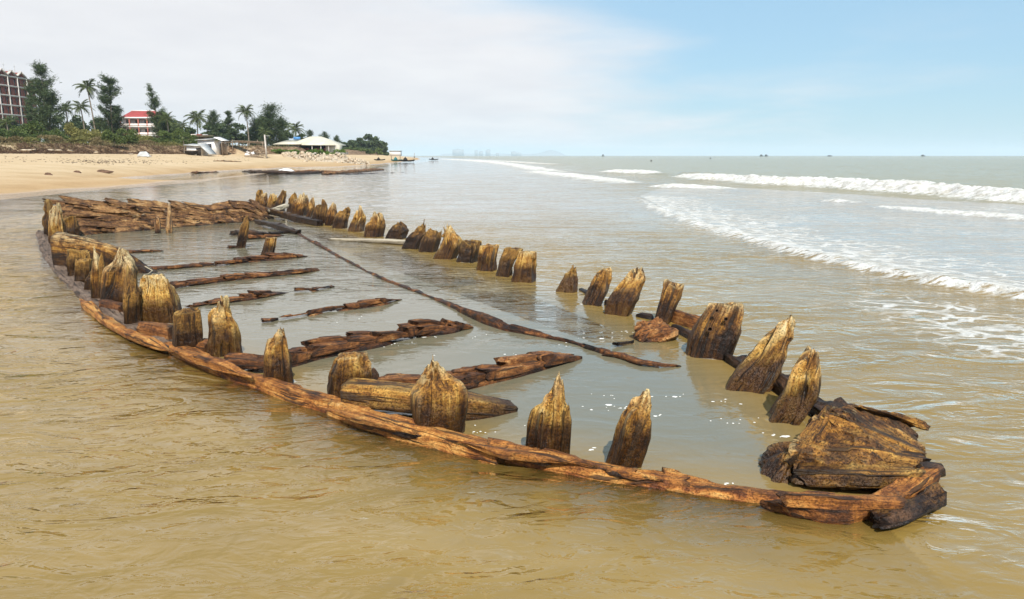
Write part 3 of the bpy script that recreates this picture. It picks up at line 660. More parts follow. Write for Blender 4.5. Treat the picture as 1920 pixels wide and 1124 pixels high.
# ---- gunwale strakes of the near side, butted end to end
def gunwale():
    P = np.array([at(u, v) for u, v in NEAR]); T = np.gradient(P, axis=0); T /= np.linalg.norm(T, axis=1)[:, None]
    nrm = np.stack([-T[:, 1], T[:, 0], T[:, 2]], 1)              # inwards
    top = np.array([.05, .04, .04, .045, .05, .05, .06, .08, .09, .09, .095, .10, .10, .10, .10, .095, .085, .075, .07, .065, .05, .04, .04])
    wd = np.array([.22] * 7 + [.17, .16, .16, .16, .16, .17, .17, .17, .17, .17, .16, .16, .15, .14, .13, .12])
    segs = [(0, 6, 'grey'), (6, 10, 'rail'), (10, 15, 'rail'), (15, 19, 'rail'), (19, 22, 'rail')]
    for k, (a, b, mt) in enumerate(segs):
        ii = np.arange(a, b + 1); hh = top[ii] + .22
        pts = P[ii] + nrm[ii] * (wd[ii] / 2)[:, None]; pts[:, 2] = top[ii] - hh / 2
        d = pts[-1] - pts[-2]; pts[-1] = pts[-1] + d / np.linalg.norm(d) * .14
        wpart(loft(MB(), pts, wd[ii] * (1.0 - .06 * (k % 2)), hh, K=34, ds=.025, amp=.011, jag=.03, p=.5, seed=11 + k, step=.045 if mt == 'rail' else .03), 'hull_plank', mt,
              label='grey awash plank at the stern end of the near side' if k == 0 else None)
        # the strake below, mostly under water, leaning out
        o2 = P[ii] - nrm[ii] * .16; o2[:, 2] = -.085
        wpart(loft(MB(), o2 - nrm[ii] * .12, .62, .06, K=28, ds=.05, amp=.010, jag=.05, seed=31 + k, roll=-.16), 'hull_plank', 'rail' if mt == 'rail' else 'grey')
    # a thinner inner plank edge lying along the top in places
    for k, pp in enumerate([[(150, 556, .06), (200, 597, .07), (250, 626, .08), (325, 655, .08)], [(318, 646, .10), (390, 672, .13), (478, 702, .13)], [(600, 752, .13), (680, 778, .13), (770, 800, .12)], [(835, 812, .12), (930, 838, .11), (1040, 852, .11), (1120, 866, .10)], [(1130, 868, .09), (1200, 880, .09), (1248, 890, .08)]]):
        wpart(loft(MB(), W3(pp, -.03), .10, .075, K=20, ds=.025, amp=.011, jag=.10, seed=51 + k, step=.04, tip=.5), 'inner_plank', 'rail')
gunwale()
# knots and iron in the near strake
for k, (u, v, r_) in enumerate([(768, 812, .07), (1008, 862, .05), (1168, 884, .06), (1197, 889, .035)]):
    p0 = at(u, v, .06); rr = random.Random(k)
    pts = [(p0[0] + r_ * 1.6 * math.cos(a) * rr.uniform(.8, 1.1), p0[1] - .35 * r_ * 1.6 * math.cos(a) + r_ * .35 * math.sin(a) - .01, p0[2] + dz) for a in np.linspace(0, 6.28, 9)[:-1] for dz in (-.022, rr.uniform(-.01, .006))]
    wpart(lump(MB(), pts, 2, .008, k, 20), 'knot', 'black')
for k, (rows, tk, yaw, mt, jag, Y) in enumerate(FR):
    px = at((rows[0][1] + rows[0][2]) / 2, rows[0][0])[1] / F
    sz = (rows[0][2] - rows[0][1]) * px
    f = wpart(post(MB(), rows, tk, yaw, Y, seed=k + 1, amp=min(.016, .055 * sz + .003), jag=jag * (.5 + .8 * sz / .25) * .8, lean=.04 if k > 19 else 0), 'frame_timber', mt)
# splinter spikes on some tops, as sub-parts
def spike(rows, mt, Y, seed, tk=.7):
    m = post(MB(), rows, tk, .2, Y, seed, .006, .02, K=16, M=18, dig=.4)
    return m
frames = [o for o in wreck.children if o.name.startswith('frame_timber')]
def spk(idx, rows, mt='post'):
    r0 = FR[idx][0][0]; Y = FR[idx][5] or at((r0[1] + r0[2]) / 2, r0[0])[1]
    o = spike(rows, mt, Y - .03, idx + 200).build('splinter', M[mt]); o.parent = frames[idx]; o.location = (0, 0, 0)
spk(15, ((722, 1040, 1056), (708, 1042, 1055), (694, 1046, 1053)))
spk(15, ((785, 1056, 1072), (765, 1060, 1071), (754, 1064, 1069)), 'dull')
spk(14, ((760, 822, 832), (735, 820, 833), (720, 823, 829)))
spk(14, ((760, 858, 868), (738, 863, 873), (725, 868, 873)))
spk(10, ((610, 408, 417), (580, 405, 413), (560, 408, 414)), 'post')
spk(16, ((775, 1196, 1212), (755, 1206, 1215), (743, 1210, 1214)))
spk(5, ((560, 184, 194), (520, 186, 196), (500, 188, 194)))
spk(5, ((500, 186, 196), (478, 188, 195), (468, 190, 194)), 'dull')
spk(36, ((450, 834, 846), (435, 835, 843), (420, 837, 840)))
spk(31, ((410, 668, 678), (398, 671, 679), (386, 674, 678)))
spk(7, ((560, 244, 252), (535, 249, 256), (520, 253, 257)), 'dull')
spk(8, ((590, 324, 334), (555, 316, 326), (520, 310, 314)), 'dull')
# peg holes in the big far frame and others; black plug paints their shade
def peg(idx, u, v, r_=.016):
    r0 = FR[idx][0][0]; Y = at((r0[1] + r0[2]) / 2, r0[0])[1]
    tk = FR[idx][1]; c = atY(u, v, Y - .11 if idx == 45 else Y - .075)
    m = MB(); a = np.linspace(0, 2 * np.pi, 13)[:-1]
    o = c + np.stack([np.cos(a) * r_, np.zeros(12), np.sin(a) * r_], 1); i_ = c + np.stack([np.cos(a) * r_ * .72, np.full(12, -.004), np.sin(a) * r_ * .72], 1)
    i2 = i_ + np.array((0, .02, 0)); j = np.arange(12); j2 = (j + 1) % 12
    m.add(np.concatenate([o, i_, i2, [c + (0, .02, 0)]]), np.concatenate([np.stack([j, j2, 12 + j2, 12 + j], -1), np.stack([12 + j, 12 + j2, 24 + j2, 24 + j], -1)]), np.stack([24 + j, 24 + j2, np.full(12, 36)], -1))
    p_ = m.build('peg_hole', M['black']); p_.parent = frames[idx]
peg(45, 1361, 599, .02); peg(45, 1331, 618, .024); peg(45, 1344, 583, .018); peg(40, 986, 505, .02)
# ---- blocks low between the frames
def blk(u0, v0, u1, v1, ht, wd, mt, name='filler_block', z=None, seed=0, **kw):
    if mt == 'black': ht *= .8 if seed in (79, 82, 83) else .55; wd *= .8 if seed in (79, 82, 83) else .55; kw.setdefault('tip', .12); kw.setdefault('step', .05); kw.setdefault('amp', .018)  # the three larger black blocks paint shadowed ledges under leaning frames
    a, b = at(u0, v0), at(u1, v1); a[2] = b[2] = ht / 2 - .12 if z is None else z
    return wpart(loft(MB(), [a, b], wd, ht + .24 if z is None else ht, K=24, ds=.03, amp=kw.get('amp', .012), jag=kw.get('jag', .03), seed=seed, step=kw.get('step', .02), roll=kw.get('roll', 0), tip=kw.get('tip', 0)), name, mt)
blk(196, 582, 236, 592, .13, .12, 'floor', seed=71); blk(267, 634, 326, 646, .17, .10, 'floor', seed=72)
blk(376, 655, 402, 662, .10, .2, 'rail', seed=74); blk(168, 560, 200, 580, .1, .2, 'black', seed=75)
blk(1185, 590, 1236, 602, .12, .2, 'black', seed=76); blk(1255, 612, 1330, 650, .11, .22, 'black', seed=77); blk(1262, 602, 1322, 622, .13, .1, 'floor', seed=78)
blk(1365, 672, 1402, 690, .06, .2, 'black', seed=79); blk(1083, 541, 1108, 556, .04, .1, 'black', seed=80); blk(1130, 568, 1165, 582, .10, .16, 'black', seed=81)
blk(1455, 722, 1500, 760, .16, .2, 'black', seed=82); blk(1525, 765, 1560, 790, .13, .22, 'black', seed=83)
# far wale just awash
P = [at(u, v, -.17) for u, v in FAR[7:16]]
wpart(loft(MB(), P, .12, .16, K=18, ds=.05, amp=.015, jag=.05, seed=84, step=.06), 'far_wale', 'black')
P = [at(u, v, -.17) for u, v in FAR[:8]]
wpart(loft(MB(), P, .12, .16, K=18, ds=.06, amp=.012, jag=.05, seed=85), 'far_wale', 'black')
# stern knee on the near side: a broad curved timber running down into the water
wpart(loft(MB(), [at(110, 500) + (0, 0, .2), at(160, 504) + (0, 0, .19), at(205, 507) + (0, 0, .13), at(240, 510) + (0, 0, .02), at(286, 512) + (0, 0, -.10)], [.16] * 5, [.66, .62, .52, .42, .2], K=28, ds=.04, amp=.014, jag=.03, seed=86), 'knee_timber', 'post')
# hewn beam lying across behind the near frames
b1 = [at(652, 768) + (0, 0, .12), at(760, 778) + (0, 0, .12), at(880, 780) + (0, 0, .07), at(960, 766) + (0, 0, -.01)]
wpart(loft(MB(), b1, [.20, .20, .22, .16], [.15, .16, .16, .10], K=30, ds=.025, amp=.010, jag=.012, p=.28, seed=87), 'cross_beam', 'stem', label='heavy hewn beam resting across the near frames')
# ---- floor timbers: slabs broken in steps
def floor_t(pts, ht, wd, seed, mt='floor', extra=()):
    P = np.array([at(u, v) for u, v in pts]); ht = np.broadcast_to(ht, len(P)).astype(float) * .85; Pz = P.copy(); Pz[:, 2] = ht * .25 - .08
    o = wpart(loft(MB(), Pz, wd, ht * .5 + .12, K=28, ds=.02, amp=.014, jag=.10, seed=seed, step=.06, tip=.3, p=.3), 'floor_timber', mt)
    rr = random.Random(seed); L0 = np.linspace(0, 1, len(P)); Ln = np.linalg.norm(P[-1] - P[0]); f = -.01; k = 0
    Tn = (P[-1] - P[0]) / Ln; Sd = np.array((-Tn[1], Tn[0], 0))
    while f < .93:                                  # slabs lapped along it: blunt broken head, thinning tail
        ln = rr.uniform(.16, .46) / Ln; f1 = min(.995, f + ln)
        for lane in ((-.26, .24) if wd > .15 else (0,)):
            a = max(0, f + rr.uniform(-.05, .05) / Ln); ff = np.linspace(a, max(a + .07 / Ln, f1 + rr.uniform(-.04, .10) / Ln), 4); ff = np.clip(ff, 0, 1)
            if ff[-1] - ff[0] < .04 / Ln: continue
            q = np.stack([np.interp(ff, L0, P[:, i]) for i in range(3)], 1) + Sd * wd * (lane + rr.uniform(-.06, .06))
            hz = np.interp(ff, L0, ht) * (1 if lane <= 0 else 1.12) * rr.uniform(.75, 1.1); th = np.maximum(.022, hz * np.array((.75, .7, .6, .42)))
            q[:, 2] = hz * np.array((1, .95, .86, .66)) - th / 2
            s = loft(MB(), q, wd * rr.uniform(.42, .62) * np.array((1, 1, .9, .55)), th, K=22, ds=.018, amp=.009, jag=.07, p=.26, seed=seed * 9 + k, step=.03).build('splinter', M[mt], sharp=38); s.parent = o; k += 1
        if f1 >= .99: break
        f = f1 - min(rr.uniform(.02, .08), ln * Ln * .4) / Ln
    return o
floor_t([(428, 692), (500, 694), (545, 683), (590, 670), (640, 660), (720, 644), (760, 634)], [.13, .15, .16, .16, .16, .14, .10], .20, 101)
floor_t([(750, 636), (800, 627), (840, 621), (884, 612)], [.15, .17, .12, .02], .18, 102)
floor_t([(718, 722), (800, 728), (870, 726), (905, 716), (965, 702), (1030, 684), (1082, 668)], [.05, .09, .16, .16, .15, .12, .02], .20, 103)
floor_t([(482, 606), (505, 604), (522, 598)], [.07, .06, .02], .13, 104)
floor_t([(530, 600), (565, 594), (600, 586), (640, 581), (680, 577), (715, 571), (752, 562)], [.07, .07, .06, .07, .10, .09, .02], .15, 105)
floor_t([(547, 549), (590, 546), (624, 538)], [.07, .06, .04], .13, 106)
floor_t([(390, 572), (430, 566), (470, 561), (530, 549)], [.05, .08, .10, .02], .16, 107)
floor_t([(345, 578), (375, 574), (405, 566)], [.04, .05, .02], .14, 108)
floor_t([(320, 540), (380, 532), (440, 524), (500, 519), (560, 513), (597, 506)], [.08, .08, .09, .06, .07, .02], .18, 109)
floor_t([(272, 508), (330, 503), (400, 498)], [.07, .06, .04], .18, 110)
floor_t([(408, 499), (440, 494), (480, 490), (520, 487), (570, 481)], [.10, .09, .13, .13, .03], .18, 111)
floor_t([(212, 474), (255, 474), (302, 471)], [.03, .05, .02], .16, 112)
floor_t([(424, 466), (440, 465), (452, 463)], [.06, .05, .03], .14, 113)
floor_t([(432, 442), (465, 441), (500, 441), (545, 436)], [.12, .12, .08, .04], .22, 114, 'black')
floor_t([(460, 449), (490, 447), (530, 442)], [.10, .08, .03], .2, 115)
floor_t([(1130, 666), (1170, 672), (1205, 688), (1250, 690), (1275, 686)], [.05, .06, .06, .04, .02], .10, 116)
floor_t([(1095, 652), (1130, 662), (1145, 668)], [.05, .05, .03], .09, 117, 'black')
floor_t([(1150, 652), (1170, 648), (1195, 644)], [.06, .05, .05], .10, 118, 'black')
# keelson: a thin spine, awash, thicker towards the bow
P = [at(522, 420, .02), at(560, 440, -.005), at(640, 486, -.014), at(720, 527, -.012), at(800, 556, -.010), at(870, 585, 0)]
wpart(loft(MB(), P, [.12, .08, .05, .05, .06, .08], .08, K=18, ds=.05, amp=.012, jag=.05, seed=120, step=.03), 'keelson', 'floor')
P = [at(862, 583, .0), at(905, 598, .03), at(950, 616, .02), at(1000, 628, .01), at(1075, 646, -.01), at(1150, 668, .005)]
wpart(loft(MB(), P, [.05, .10, .10, .06, .04, .045], [.08, .10, .09, .075, .065, .07], K=20, ds=.03, amp=.014, jag=.08, seed=121, step=.05), 'keelson', 'floor')
# ceiling planks just below the surface between keelson and far side
for k, f in enumerate((.10, .36, .62, .88)):
    a = np.array([(570, 434), (660, 476), (820, 536), (980, 596), (1130, 648)], float); b = np.array([(660, 440), (760, 474), (900, 522), (1010, 556), (1180, 612)], float)
    wpart(loft(MB(), [at(u, v, -.06) for u, v in a + (b - a) * f], .44, .05, K=20, ds=.08, amp=.008, jag=.08, seed=130 + k), 'ceiling_plank', 'grey')
# ---- chunk by the far frames
def px3(l): return [atY(u, v, Y) for u, v, Y in l]
Yc = at(1225, 640)[1]
wpart(lump(MB(), px3([(1188, 632, Yc), (1190, 612, Yc + .05), (1205, 602, Yc + .15), (1240, 600, Yc + .2), (1262, 612, Yc + .15), (1267, 628, Yc), (1240, 640, Yc - .06), (1205, 646, Yc - .08), (1230, 598, Yc + .35)]) + [at(1195, 640, -.2), at(1260, 636, -.2), at(1230, 615, -.2)], 4, .022, 5, 11, 0, 1, None, (.8, .2, .5)), 'broken_floor_timber', 'floor')
# ---- stem: great block, knob and stem boards
lo = [at(1485, 915, -.25), at(1700, 905, -.25), at(1600, 925, -.25), at(1560, 840, -.25), at(1720, 850, -.25)]
wpart(lump(MB(), px3([(1484, 905, 3.56), (1486, 840, 3.72), (1508, 800, 3.85), (1547, 766, 3.95), (1590, 757, 3.95), (1732, 862, 3.66), (1734, 880, 3.62), (1690, 905, 3.5), (1600, 914, 3.47), (1640, 840, 3.58),
    (1706, 795, 4.2), (1697, 815, 4.1), (1640, 772, 4.2), (1720, 830, 3.95), (1530, 815, 4.2)]) + lo, 5, .017, 7, 7.0, 0, .8, None, (1, -.55, -.62)), 'stem_block', 'stem', label='great rough block at the bow')
wpart(lump(MB(), px3([(1424, 888, 3.72), (1428, 862, 3.78), (1445, 842, 3.85), (1470, 836, 3.88), (1496, 842, 3.85), (1502, 880, 3.7), (1490, 905, 3.6), (1450, 908, 3.62), (1470, 850, 3.7)]) + [at(1430, 910, -.25), at(1500, 915, -.25), at(1470, 870, -.25)], 4, .020, 8, 9, 0, 1, None, (.6, .2, .8)), 'stem_knob', 'stem')
wpart(loft(MB(), [at(1438, 948, .035), at(1540, 955, .04), at(1668, 962, .035)], [.12, .13, .12], [.09, .13, .12], K=30, ds=.018, amp=.013, jag=.09, seed=140, step=.05, tip=.22), 'stem_plank', 'rail')
wpart(loft(MB(), [at(1470, 935, .10), at(1560, 940, .105), at(1680, 944, .09)], [.07, .08, .07], [.06, .06, .05], K=22, ds=.02, amp=.008, jag=.05, seed=141, step=.03), 'stem_plank', 'rail')
def board(pp, wd, ht, seed, mt, roll=0, jag=.05, name='stem_board'): wpart(loft(MB(), px3(pp), wd, ht, K=28, ds=.018, amp=.016, jag=jag, seed=seed, step=.05, roll=roll, p=.3), name, mt)
board([(1626, 968, 3.20), (1690, 930, 3.36), (1745, 892, 3.55)], .10, .12, 142, 'rail')
board([(1640, 980, 3.12), (1700, 958, 3.2), (1766, 928, 3.34)], .06, .08, 143, 'stem')
board([(1650, 985, 3.08), (1700, 975, 3.12), (1755, 944, 3.28)], .07, .06, 144, 'black')
board([(1690, 900, 3.5), (1722, 888, 3.58), (1752, 880, 3.66)], .09, .07, 145, 'black')
board([(1556, 770, 4.0), (1570, 764, 4.05), (1588, 757, 4.1)], .1, .05, 146, 'black')
board([(1598, 762, 4.0), (1650, 775, 4.08), (1712, 800, 4.14)], .20, .05, 151, 'stem', .35, .06)
board([(1500, 888, 3.60), (1600, 893, 3.50), (1712, 892, 3.50)], .12, .09, 152, 'stem', .2, .06)
board([(1512, 850, 3.74), (1610, 850, 3.62), (1728, 868, 3.60)], .10, .07, 153, 'stem', .3, .08)
board([(1552, 790, 3.86), (1640, 815, 3.76), (1720, 850, 3.68)], .10, .06, 154, 'stem', .4, .08)
board([(1492, 870, 3.66), (1520, 820, 3.80), (1556, 772, 3.92)], .09, .08, 155, 'stem', .4, .09)
wpart(loft(MB(), [at(1372, 678, .0), at(1455, 726, .015), at(1500, 752, .02), at(1562, 792, .02)], .13, [.12, .15, .15, .16], K=22, ds=.03, amp=.02, jag=.08, seed=156, step=.07), 'far_wale', 'black')
# ---- transom: the heap of splintered planks at the stern
def transom():
    rr = random.Random(5)
    e0, e1 = at(104, 446), at(492, 414)             # foot of the heap, left and right
    back = np.array((-.18, 1.0, 0)); back /= np.linalg.norm(back)
    ax = (e1 - e0); Lh = np.linalg.norm(ax); ax /= Lh
    topz = lambda f: np.interp(f, [0, .1, .45, .62, .68, .75, .9, 1], [.72, .68, .53, .42, .33, .48, .46, .28])
    core = [e0 + ax * Lh * f + back * .75 + np.array((0, 0, topz(f) * .30 - .1)) for f in (0, .2, .4, .6, .8, 1)]
    wpart(loft(MB(), core, .6, [topz(f) * .62 for f in (0, .2, .4, .6, .8, 1)], K=26, ds=.08, amp=.04, jag=.1, seed=150, step=.05), 'transom_timber', 'black')
    for row in range(9):
        f = -.02 + rr.uniform(0, .05); g = row / 8
        while f < .97:
            ln = rr.uniform(.10, .27); a, b = f, min(1.0, f + ln)
            pts = []
            for q_ in (a, (a + b) / 2, b):
                zt = topz(q_); z = -.01 + g * zt * .98 + rr.uniform(-.015, .015) - (.045 if q_ == b else 0) + (.035 if q_ == a else 0)
                pts.append(e0 + ax * Lh * q_ + back * (.06 + g * .75 + rr.uniform(-.03, .03)) + np.array((0, 0, z)))
            wpart(loft(MB(), pts, rr.uniform(.17, .28), rr.uniform(.05, .08), K=22, ds=.03, amp=.017, jag=.2, seed=160 + row * 20 + int(f * 40), step=.06, roll=-.7 + rr.uniform(-.2, .2)), 'transom_plank', 'stern')
            f = b - rr.uniform(.0, .05)
    # corner stump and standing splinters
    for rows, mt, jag in ((((430, 311, 322), (400, 313, 321), (381, 315, 319)), 'stern', .05), (((420, 290, 300), (410, 290, 299), (405, 292, 297)), 'stern', .04), (((436, 130, 150), (424, 131, 150), (415, 134, 146)), 'stern', .06)):
        wpart(post(MB(), rows, .7, .3, e0[1] + .95, rr.randint(1, 99), .01, jag, K=18, M=16), 'splinter', mt)
transom()
for rows, mt in ((((440, 84, 104), (410, 84, 102), (374, 85, 98)), 'black'),):
    pass
board([(86, 377, 16.8), (150, 386, 17.0), (250, 391, 17.2)], .12, .10, 170, 'stern', 0, .12, 'transom_plank')
# timbers tangled at the far quarter
board([(470, 388, at(480, 400)[1]), (520, 400, at(520, 412)[1]), (600, 420, at(600, 424)[1])], .16, .15, 171, 'dull', 0, .05, 'quarter_timber')
board([(458, 388, at(470, 402)[1] + .2), (480, 388, at(480, 402)[1]), (492, 396, at(490, 406)[1])], .2, .16, 172, 'grey', 0, .05, 'quarter_timber')
board([(482, 416, at(482, 424)[1]), (520, 424, at(520, 432)[1]), (560, 436, at(560, 440)[1])], .14, .10, 173, 'dull', 0, .05, 'quarter_timber')
# ---- loose things lying in the wreck
def loose(m, name, mt, label, cat):
    return tag(m.build(name, M[mt]), label, cat)
loose(loft(MB(), px3([(503, 397, at(520, 410)[1]), (520, 392, at(520, 410)[1] + .1), (539, 386, at(530, 408)[1] + .3)]), .14, .12, K=18, ds=.03, amp=.01, jag=.04, seed=180), 'bleached_log', 'bleached', 'short bleached white log lying between the stern frames', 'log')
loose(loft(MB(), [at(618, 449, .01), at(690, 451, .03), at(768, 455, .045)], [.1, .2, .24], [.04, .07, .08], K=18, ds=.05, amp=.008, jag=.03, seed=181), 'pale_board', 'bleached', 'long pale board lying awash along the far frames', 'board')
m = MB(); tube(m, px3([(288, 510, at(290, 520)[1]), (282, 503, at(290, 520)[1] - .05), (272, 500, at(290, 524)[1] - .1), (286, 508, at(290, 524)[1] - .15), (278, 514, at(290, 528)[1] - .3), (270, 516, at(290, 540)[1] - .5), (272, 520, at(290, 560)[1] - .4)]), .007, 6)
loose(m, 'rope_end', 'rope', 'frayed pale rope end hanging on the broad stern frame', 'rope')
# froth specks floating inside the hull
def specks():
    rr = np.random.RandomState(4); m = MB(); n = 0
    cl = None; left = 0
    while n < 210:
        if left <= 0: cl = (rr.uniform(420, 1520), 920 - 330 * rr.rand() ** .8, rr.uniform(4, 34), rr.uniform(-.25, .15)); left = rr.randint(1, 9)
        left -= 1; a_ = rr.normal() * cl[2]; u, v = cl[0] + a_, cl[1] + a_ * cl[3] + rr.normal() * cl[2] * .12
        if v > 930: continue
        p0 = at(u, v)
        if not inpoly(p0[:1], p0[1:2], HULL)[0]: continue
        r_ = rr.uniform(.002, .007) if rr.rand() < .88 else rr.uniform(.010, .022)
        K = 9; a = np.linspace(0, 2 * np.pi, K, endpoint=False); k = r_ * (1 + .5 * (rr.rand(K) - .5))
        e = rr.uniform(1, 2.2); o = np.stack([np.cos(a) * k * e, np.sin(a) * k, np.zeros(K) + .001], 1) + p0; i_ = np.stack([np.cos(a) * k * e * .7, np.sin(a) * k * .7, np.zeros(K) + .0025], 1) + p0
        j = np.arange(K); j2 = (j + 1) % K
        m.add(np.concatenate([o, i_, [p0 + (0, 0, .003)]]), np.stack([j, j2, K + j2, K + j], -1), np.stack([K + j, K + j2, np.full(K, 2 * K)], -1)); n += 1
    tag(m.build('foam_specks', M['foamcap']), 'small white froth specks floating on the still water inside the hull', 'foam', kind='stuff')
specks()
# ------------------------------------------------------------------ plants
def quads(m, c, ax, ay):
    """many small leaf faces: centres, half axes"""
    v = np.stack([c - ax - ay * .35, c + ax * .2 - ay, c + ax, c - ax * .2 + ay], 1).reshape(-1, 3)
    m.add(v, np.arange(len(c) * 4).reshape(-1, 4))
def rdir(rs, n):
    d = rs.normal(size=(n, 3)); return d / np.linalg.norm(d, axis=1)[:, None]
def top_h(u, vt, Y, z0): return atY(u, vt, Y)[2] - z0
def casuarina(u, vt, Y, wpx, label, group, seed, lean=0.0, dens=1.0, base=.12, tops=1, shape=1.0, name='casuarina_tree'):
    rs = np.random.RandomState(seed); x = xat(u, Y); z0 = lz(x, Y) - .1; Hh = top_h(u, vt, Y, z0); rad = wpx / F * Y * .5
    t = thing(name, (x, Y, z0), label, 'tree', group)
    tm = MB(); cm = MB(); cen = []; dirs = []
    for k in range(tops):
        hk = Hh * (1 - .16 * k); ox = 0 if k == 0 else rad * rs.uniform(.25, .5) * (-1) ** k; oy = rs.uniform(-1, 1) * rad * .3 * (k > 0)
        zz = np.linspace(0, 1, 12); ln = lean * Hh * zz ** 1.6
        tp = np.stack([ox * zz ** .6 + ln + .08 * np.sin(zz * 7 + seed), oy * zz, zz * hk], 1)
        tube(tm, tp, .16 * (1 - zz * .9) * Hh / 11, 7)
        nb = int(46 * dens * (1 if k == 0 else .6))
        for b in range(nb):
            f = base + (1 - base) * rs.rand() ** .85; az = rs.uniform(0, 6.283)
            p0 = np.array([np.interp(f, zz, tp[:, i]) for i in range(3)])
            ln_ = rad * ((1 - f) ** (.75 * shape) * .95 + .10) * rs.uniform(.5, 1.15) * (1 if k == 0 else .75)
            up = rs.uniform(.25, .8) + .5 * f
            s = np.linspace(0, 1, 6)
            bp = p0 + np.stack([np.cos(az) * ln_ * s, np.sin(az) * ln_ * s, ln_ * up * s * (1 - .25 * s)], 1)
            tube(tm, bp, .035 * (1 - .8 * s) * Hh / 11, 4)
            n = int(98 * dens * (.5 + ln_ / max(rad, .1)))
            q = rs.rand(n) ** .7; c = np.stack([np.interp(q, s, bp[:, i]) for i in range(3)], 1) + rs.normal(size=(n, 3)) * (.075 * rad * (.35 + q))[:, None]
            d = np.stack([np.cos(az) + rs.normal(size=n) * .7, np.sin(az) + rs.normal(size=n) * .7, rs.normal(size=n) * .7 + .25], 1); d /= np.linalg.norm(d, axis=1)[:, None]
            cen.append(c); dirs.append(d)
    c = np.concatenate(cen); d = np.concatenate(dirs); n = len(c)
    sz = rs.uniform(.18, .42, n) * (Hh / 11) ** .5; side = np.cross(d, rdir(rs, n))
    quads(cm, c, d * sz[:, None], side * (sz * .15)[:, None])
    tm.build('trunk', M['bark'], t); cm.build('crown', M['needle'], t, smooth=False)
    return t
FROND = {}
def frond_mesh(kind):
    if kind in FROND: return FROND[kind]
    rs = np.random.RandomState(kind); m = MB(); s = np.linspace(0, 1, 9)
    px, pz = s * (1 - .12 * s), .30 * s - (.62 + .14 * kind) * s ** 2.2
    tube(m, np.stack([px, 0 * s, pz], 1), .014 * (1 - .8 * s), 4)
    for sd_ in (-1, 1):
        q = np.linspace(.12, .99, 34); n = len(q); p = np.stack([np.interp(q, s, px), 0 * q, np.interp(q, s, pz)], 1)
        ln = .26 * np.sin(np.clip(q * 1.02, 0, 1) * np.pi) ** .6 * rs.uniform(.8, 1.15, n) + .03
        tip = p + np.stack([ln * .55, sd_ * ln * .8, -ln * rs.uniform(.25, .75, n)], 1); w_ = .013
        v = np.stack([p + (-w_, 0, 0), p + (w_, 0, 0), tip], 1).reshape(-1, 3); mid = (p + tip) / 2
        m.add(np.stack([p + (-w_, 0, 0), mid + (w_ * 1.6, 0, -.0), tip, mid + (-w_ * 1.6, 0, .01)], 1).reshape(-1, 3), np.arange(n * 4).reshape(-1, 4))
    me = m.mesh('frond'); me.materials.append(M['palmleaf']); FROND[kind] = me; return me
def palm(u, vt, Y, rpx, label, group, seed, base_u=None, nf=20, vc=None, hmin=None):
    rs = np.random.RandomState(seed); bu = u if base_u is None else base_u
    x, xb = xat(u, Y), xat(bu, Y); z0 = lz(xb, Y) - .1; r_ = rpx / F * Y; Hh = top_h(u, vt, Y, z0) - r_ * .55
    if Hh < .6: Hh = .6
    t = thing('coconut_palm', (xb, Y, z0), label, 'palm tree', group)
    zz = np.linspace(0, 1, 12); tube(MB_ := MB(), np.stack([(x - xb) * zz ** 1.3, .2 * np.sin(zz * 3), zz * Hh], 1), .17 * (1 - .45 * zz) * max(.6, min(1, Hh / 6)) + .05 * (zz < .05), 8)
    MB_.build('trunk', M['palmbark'], t)
    for k in range(nf):
        o = link('frond', frond_mesh(k % 3), None, t); a = k * 2.4 + rs.uniform(-.3, .3); e = 1.15 - 1.75 * (k / nf) ** .9 + rs.uniform(-.12, .12)
        o.rotation_euler = (rs.uniform(-.25, .25), -e, a); s = r_ * rs.uniform(.92, 1.2); o.scale = (s, s, s); o.location = (x - xb, .03, Hh)
    return t
def leafmound(m, rs, w_, d_, h_, n, leaf, flat=.0):
    k = 7; cs = np.stack([rs.uniform(-.5, .5, k) * w_ * .7, rs.uniform(-.5, .5, k) * d_ * .7, rs.uniform(.2, .75, k) * h_], 1)
    i = rs.randint(0, k, n); d = rdir(rs, n); d[:, 2] = np.abs(d[:, 2]) * .9 - .25
    c = cs[i] + d * np.array((w_ * .27, d_ * .27, h_ * .36)) * (rs.rand(n) ** .35)[:, None]
    c = c[c[:, 2] > 0]; n = len(c); e = rdir(rs, n); e2 = np.cross(e, rdir(rs, n)); sz = leaf * rs.uniform(.6, 1.4, n)
    quads(m, c, e * sz[:, None], e2 * (sz * .55)[:, None])
def bush(u, vt, Y, wpx, label, group, seed, mt='bush', name='shrub', leaf=.14, n=900, hm=None, cat='bush'):
    rs = np.random.RandomState(seed); x = xat(u, Y); z0 = lz(x, Y) - .1; Hh = hm or max(.4, top_h(u, vt, Y, z0)); w_ = wpx / F * Y
    t = thing(name, (x, Y, z0), label, cat, group)
    m = MB(); leafmound(m, rs, w_, w_ * .8, Hh, n, leaf); m.build('foliage', M[mt], t, smooth=False)
    s = MB()
    for k in range(5):
        a = k * 1.3 + seed; z = np.linspace(0, 1, 4); tube(s, np.stack([np.cos(a) * w_ * .22 * z, np.sin(a) * w_ * .22 * z, Hh * .62 * z], 1), .03 * (1.2 - z), 5)
    s.build('stem', M['bark'], t)
    return t
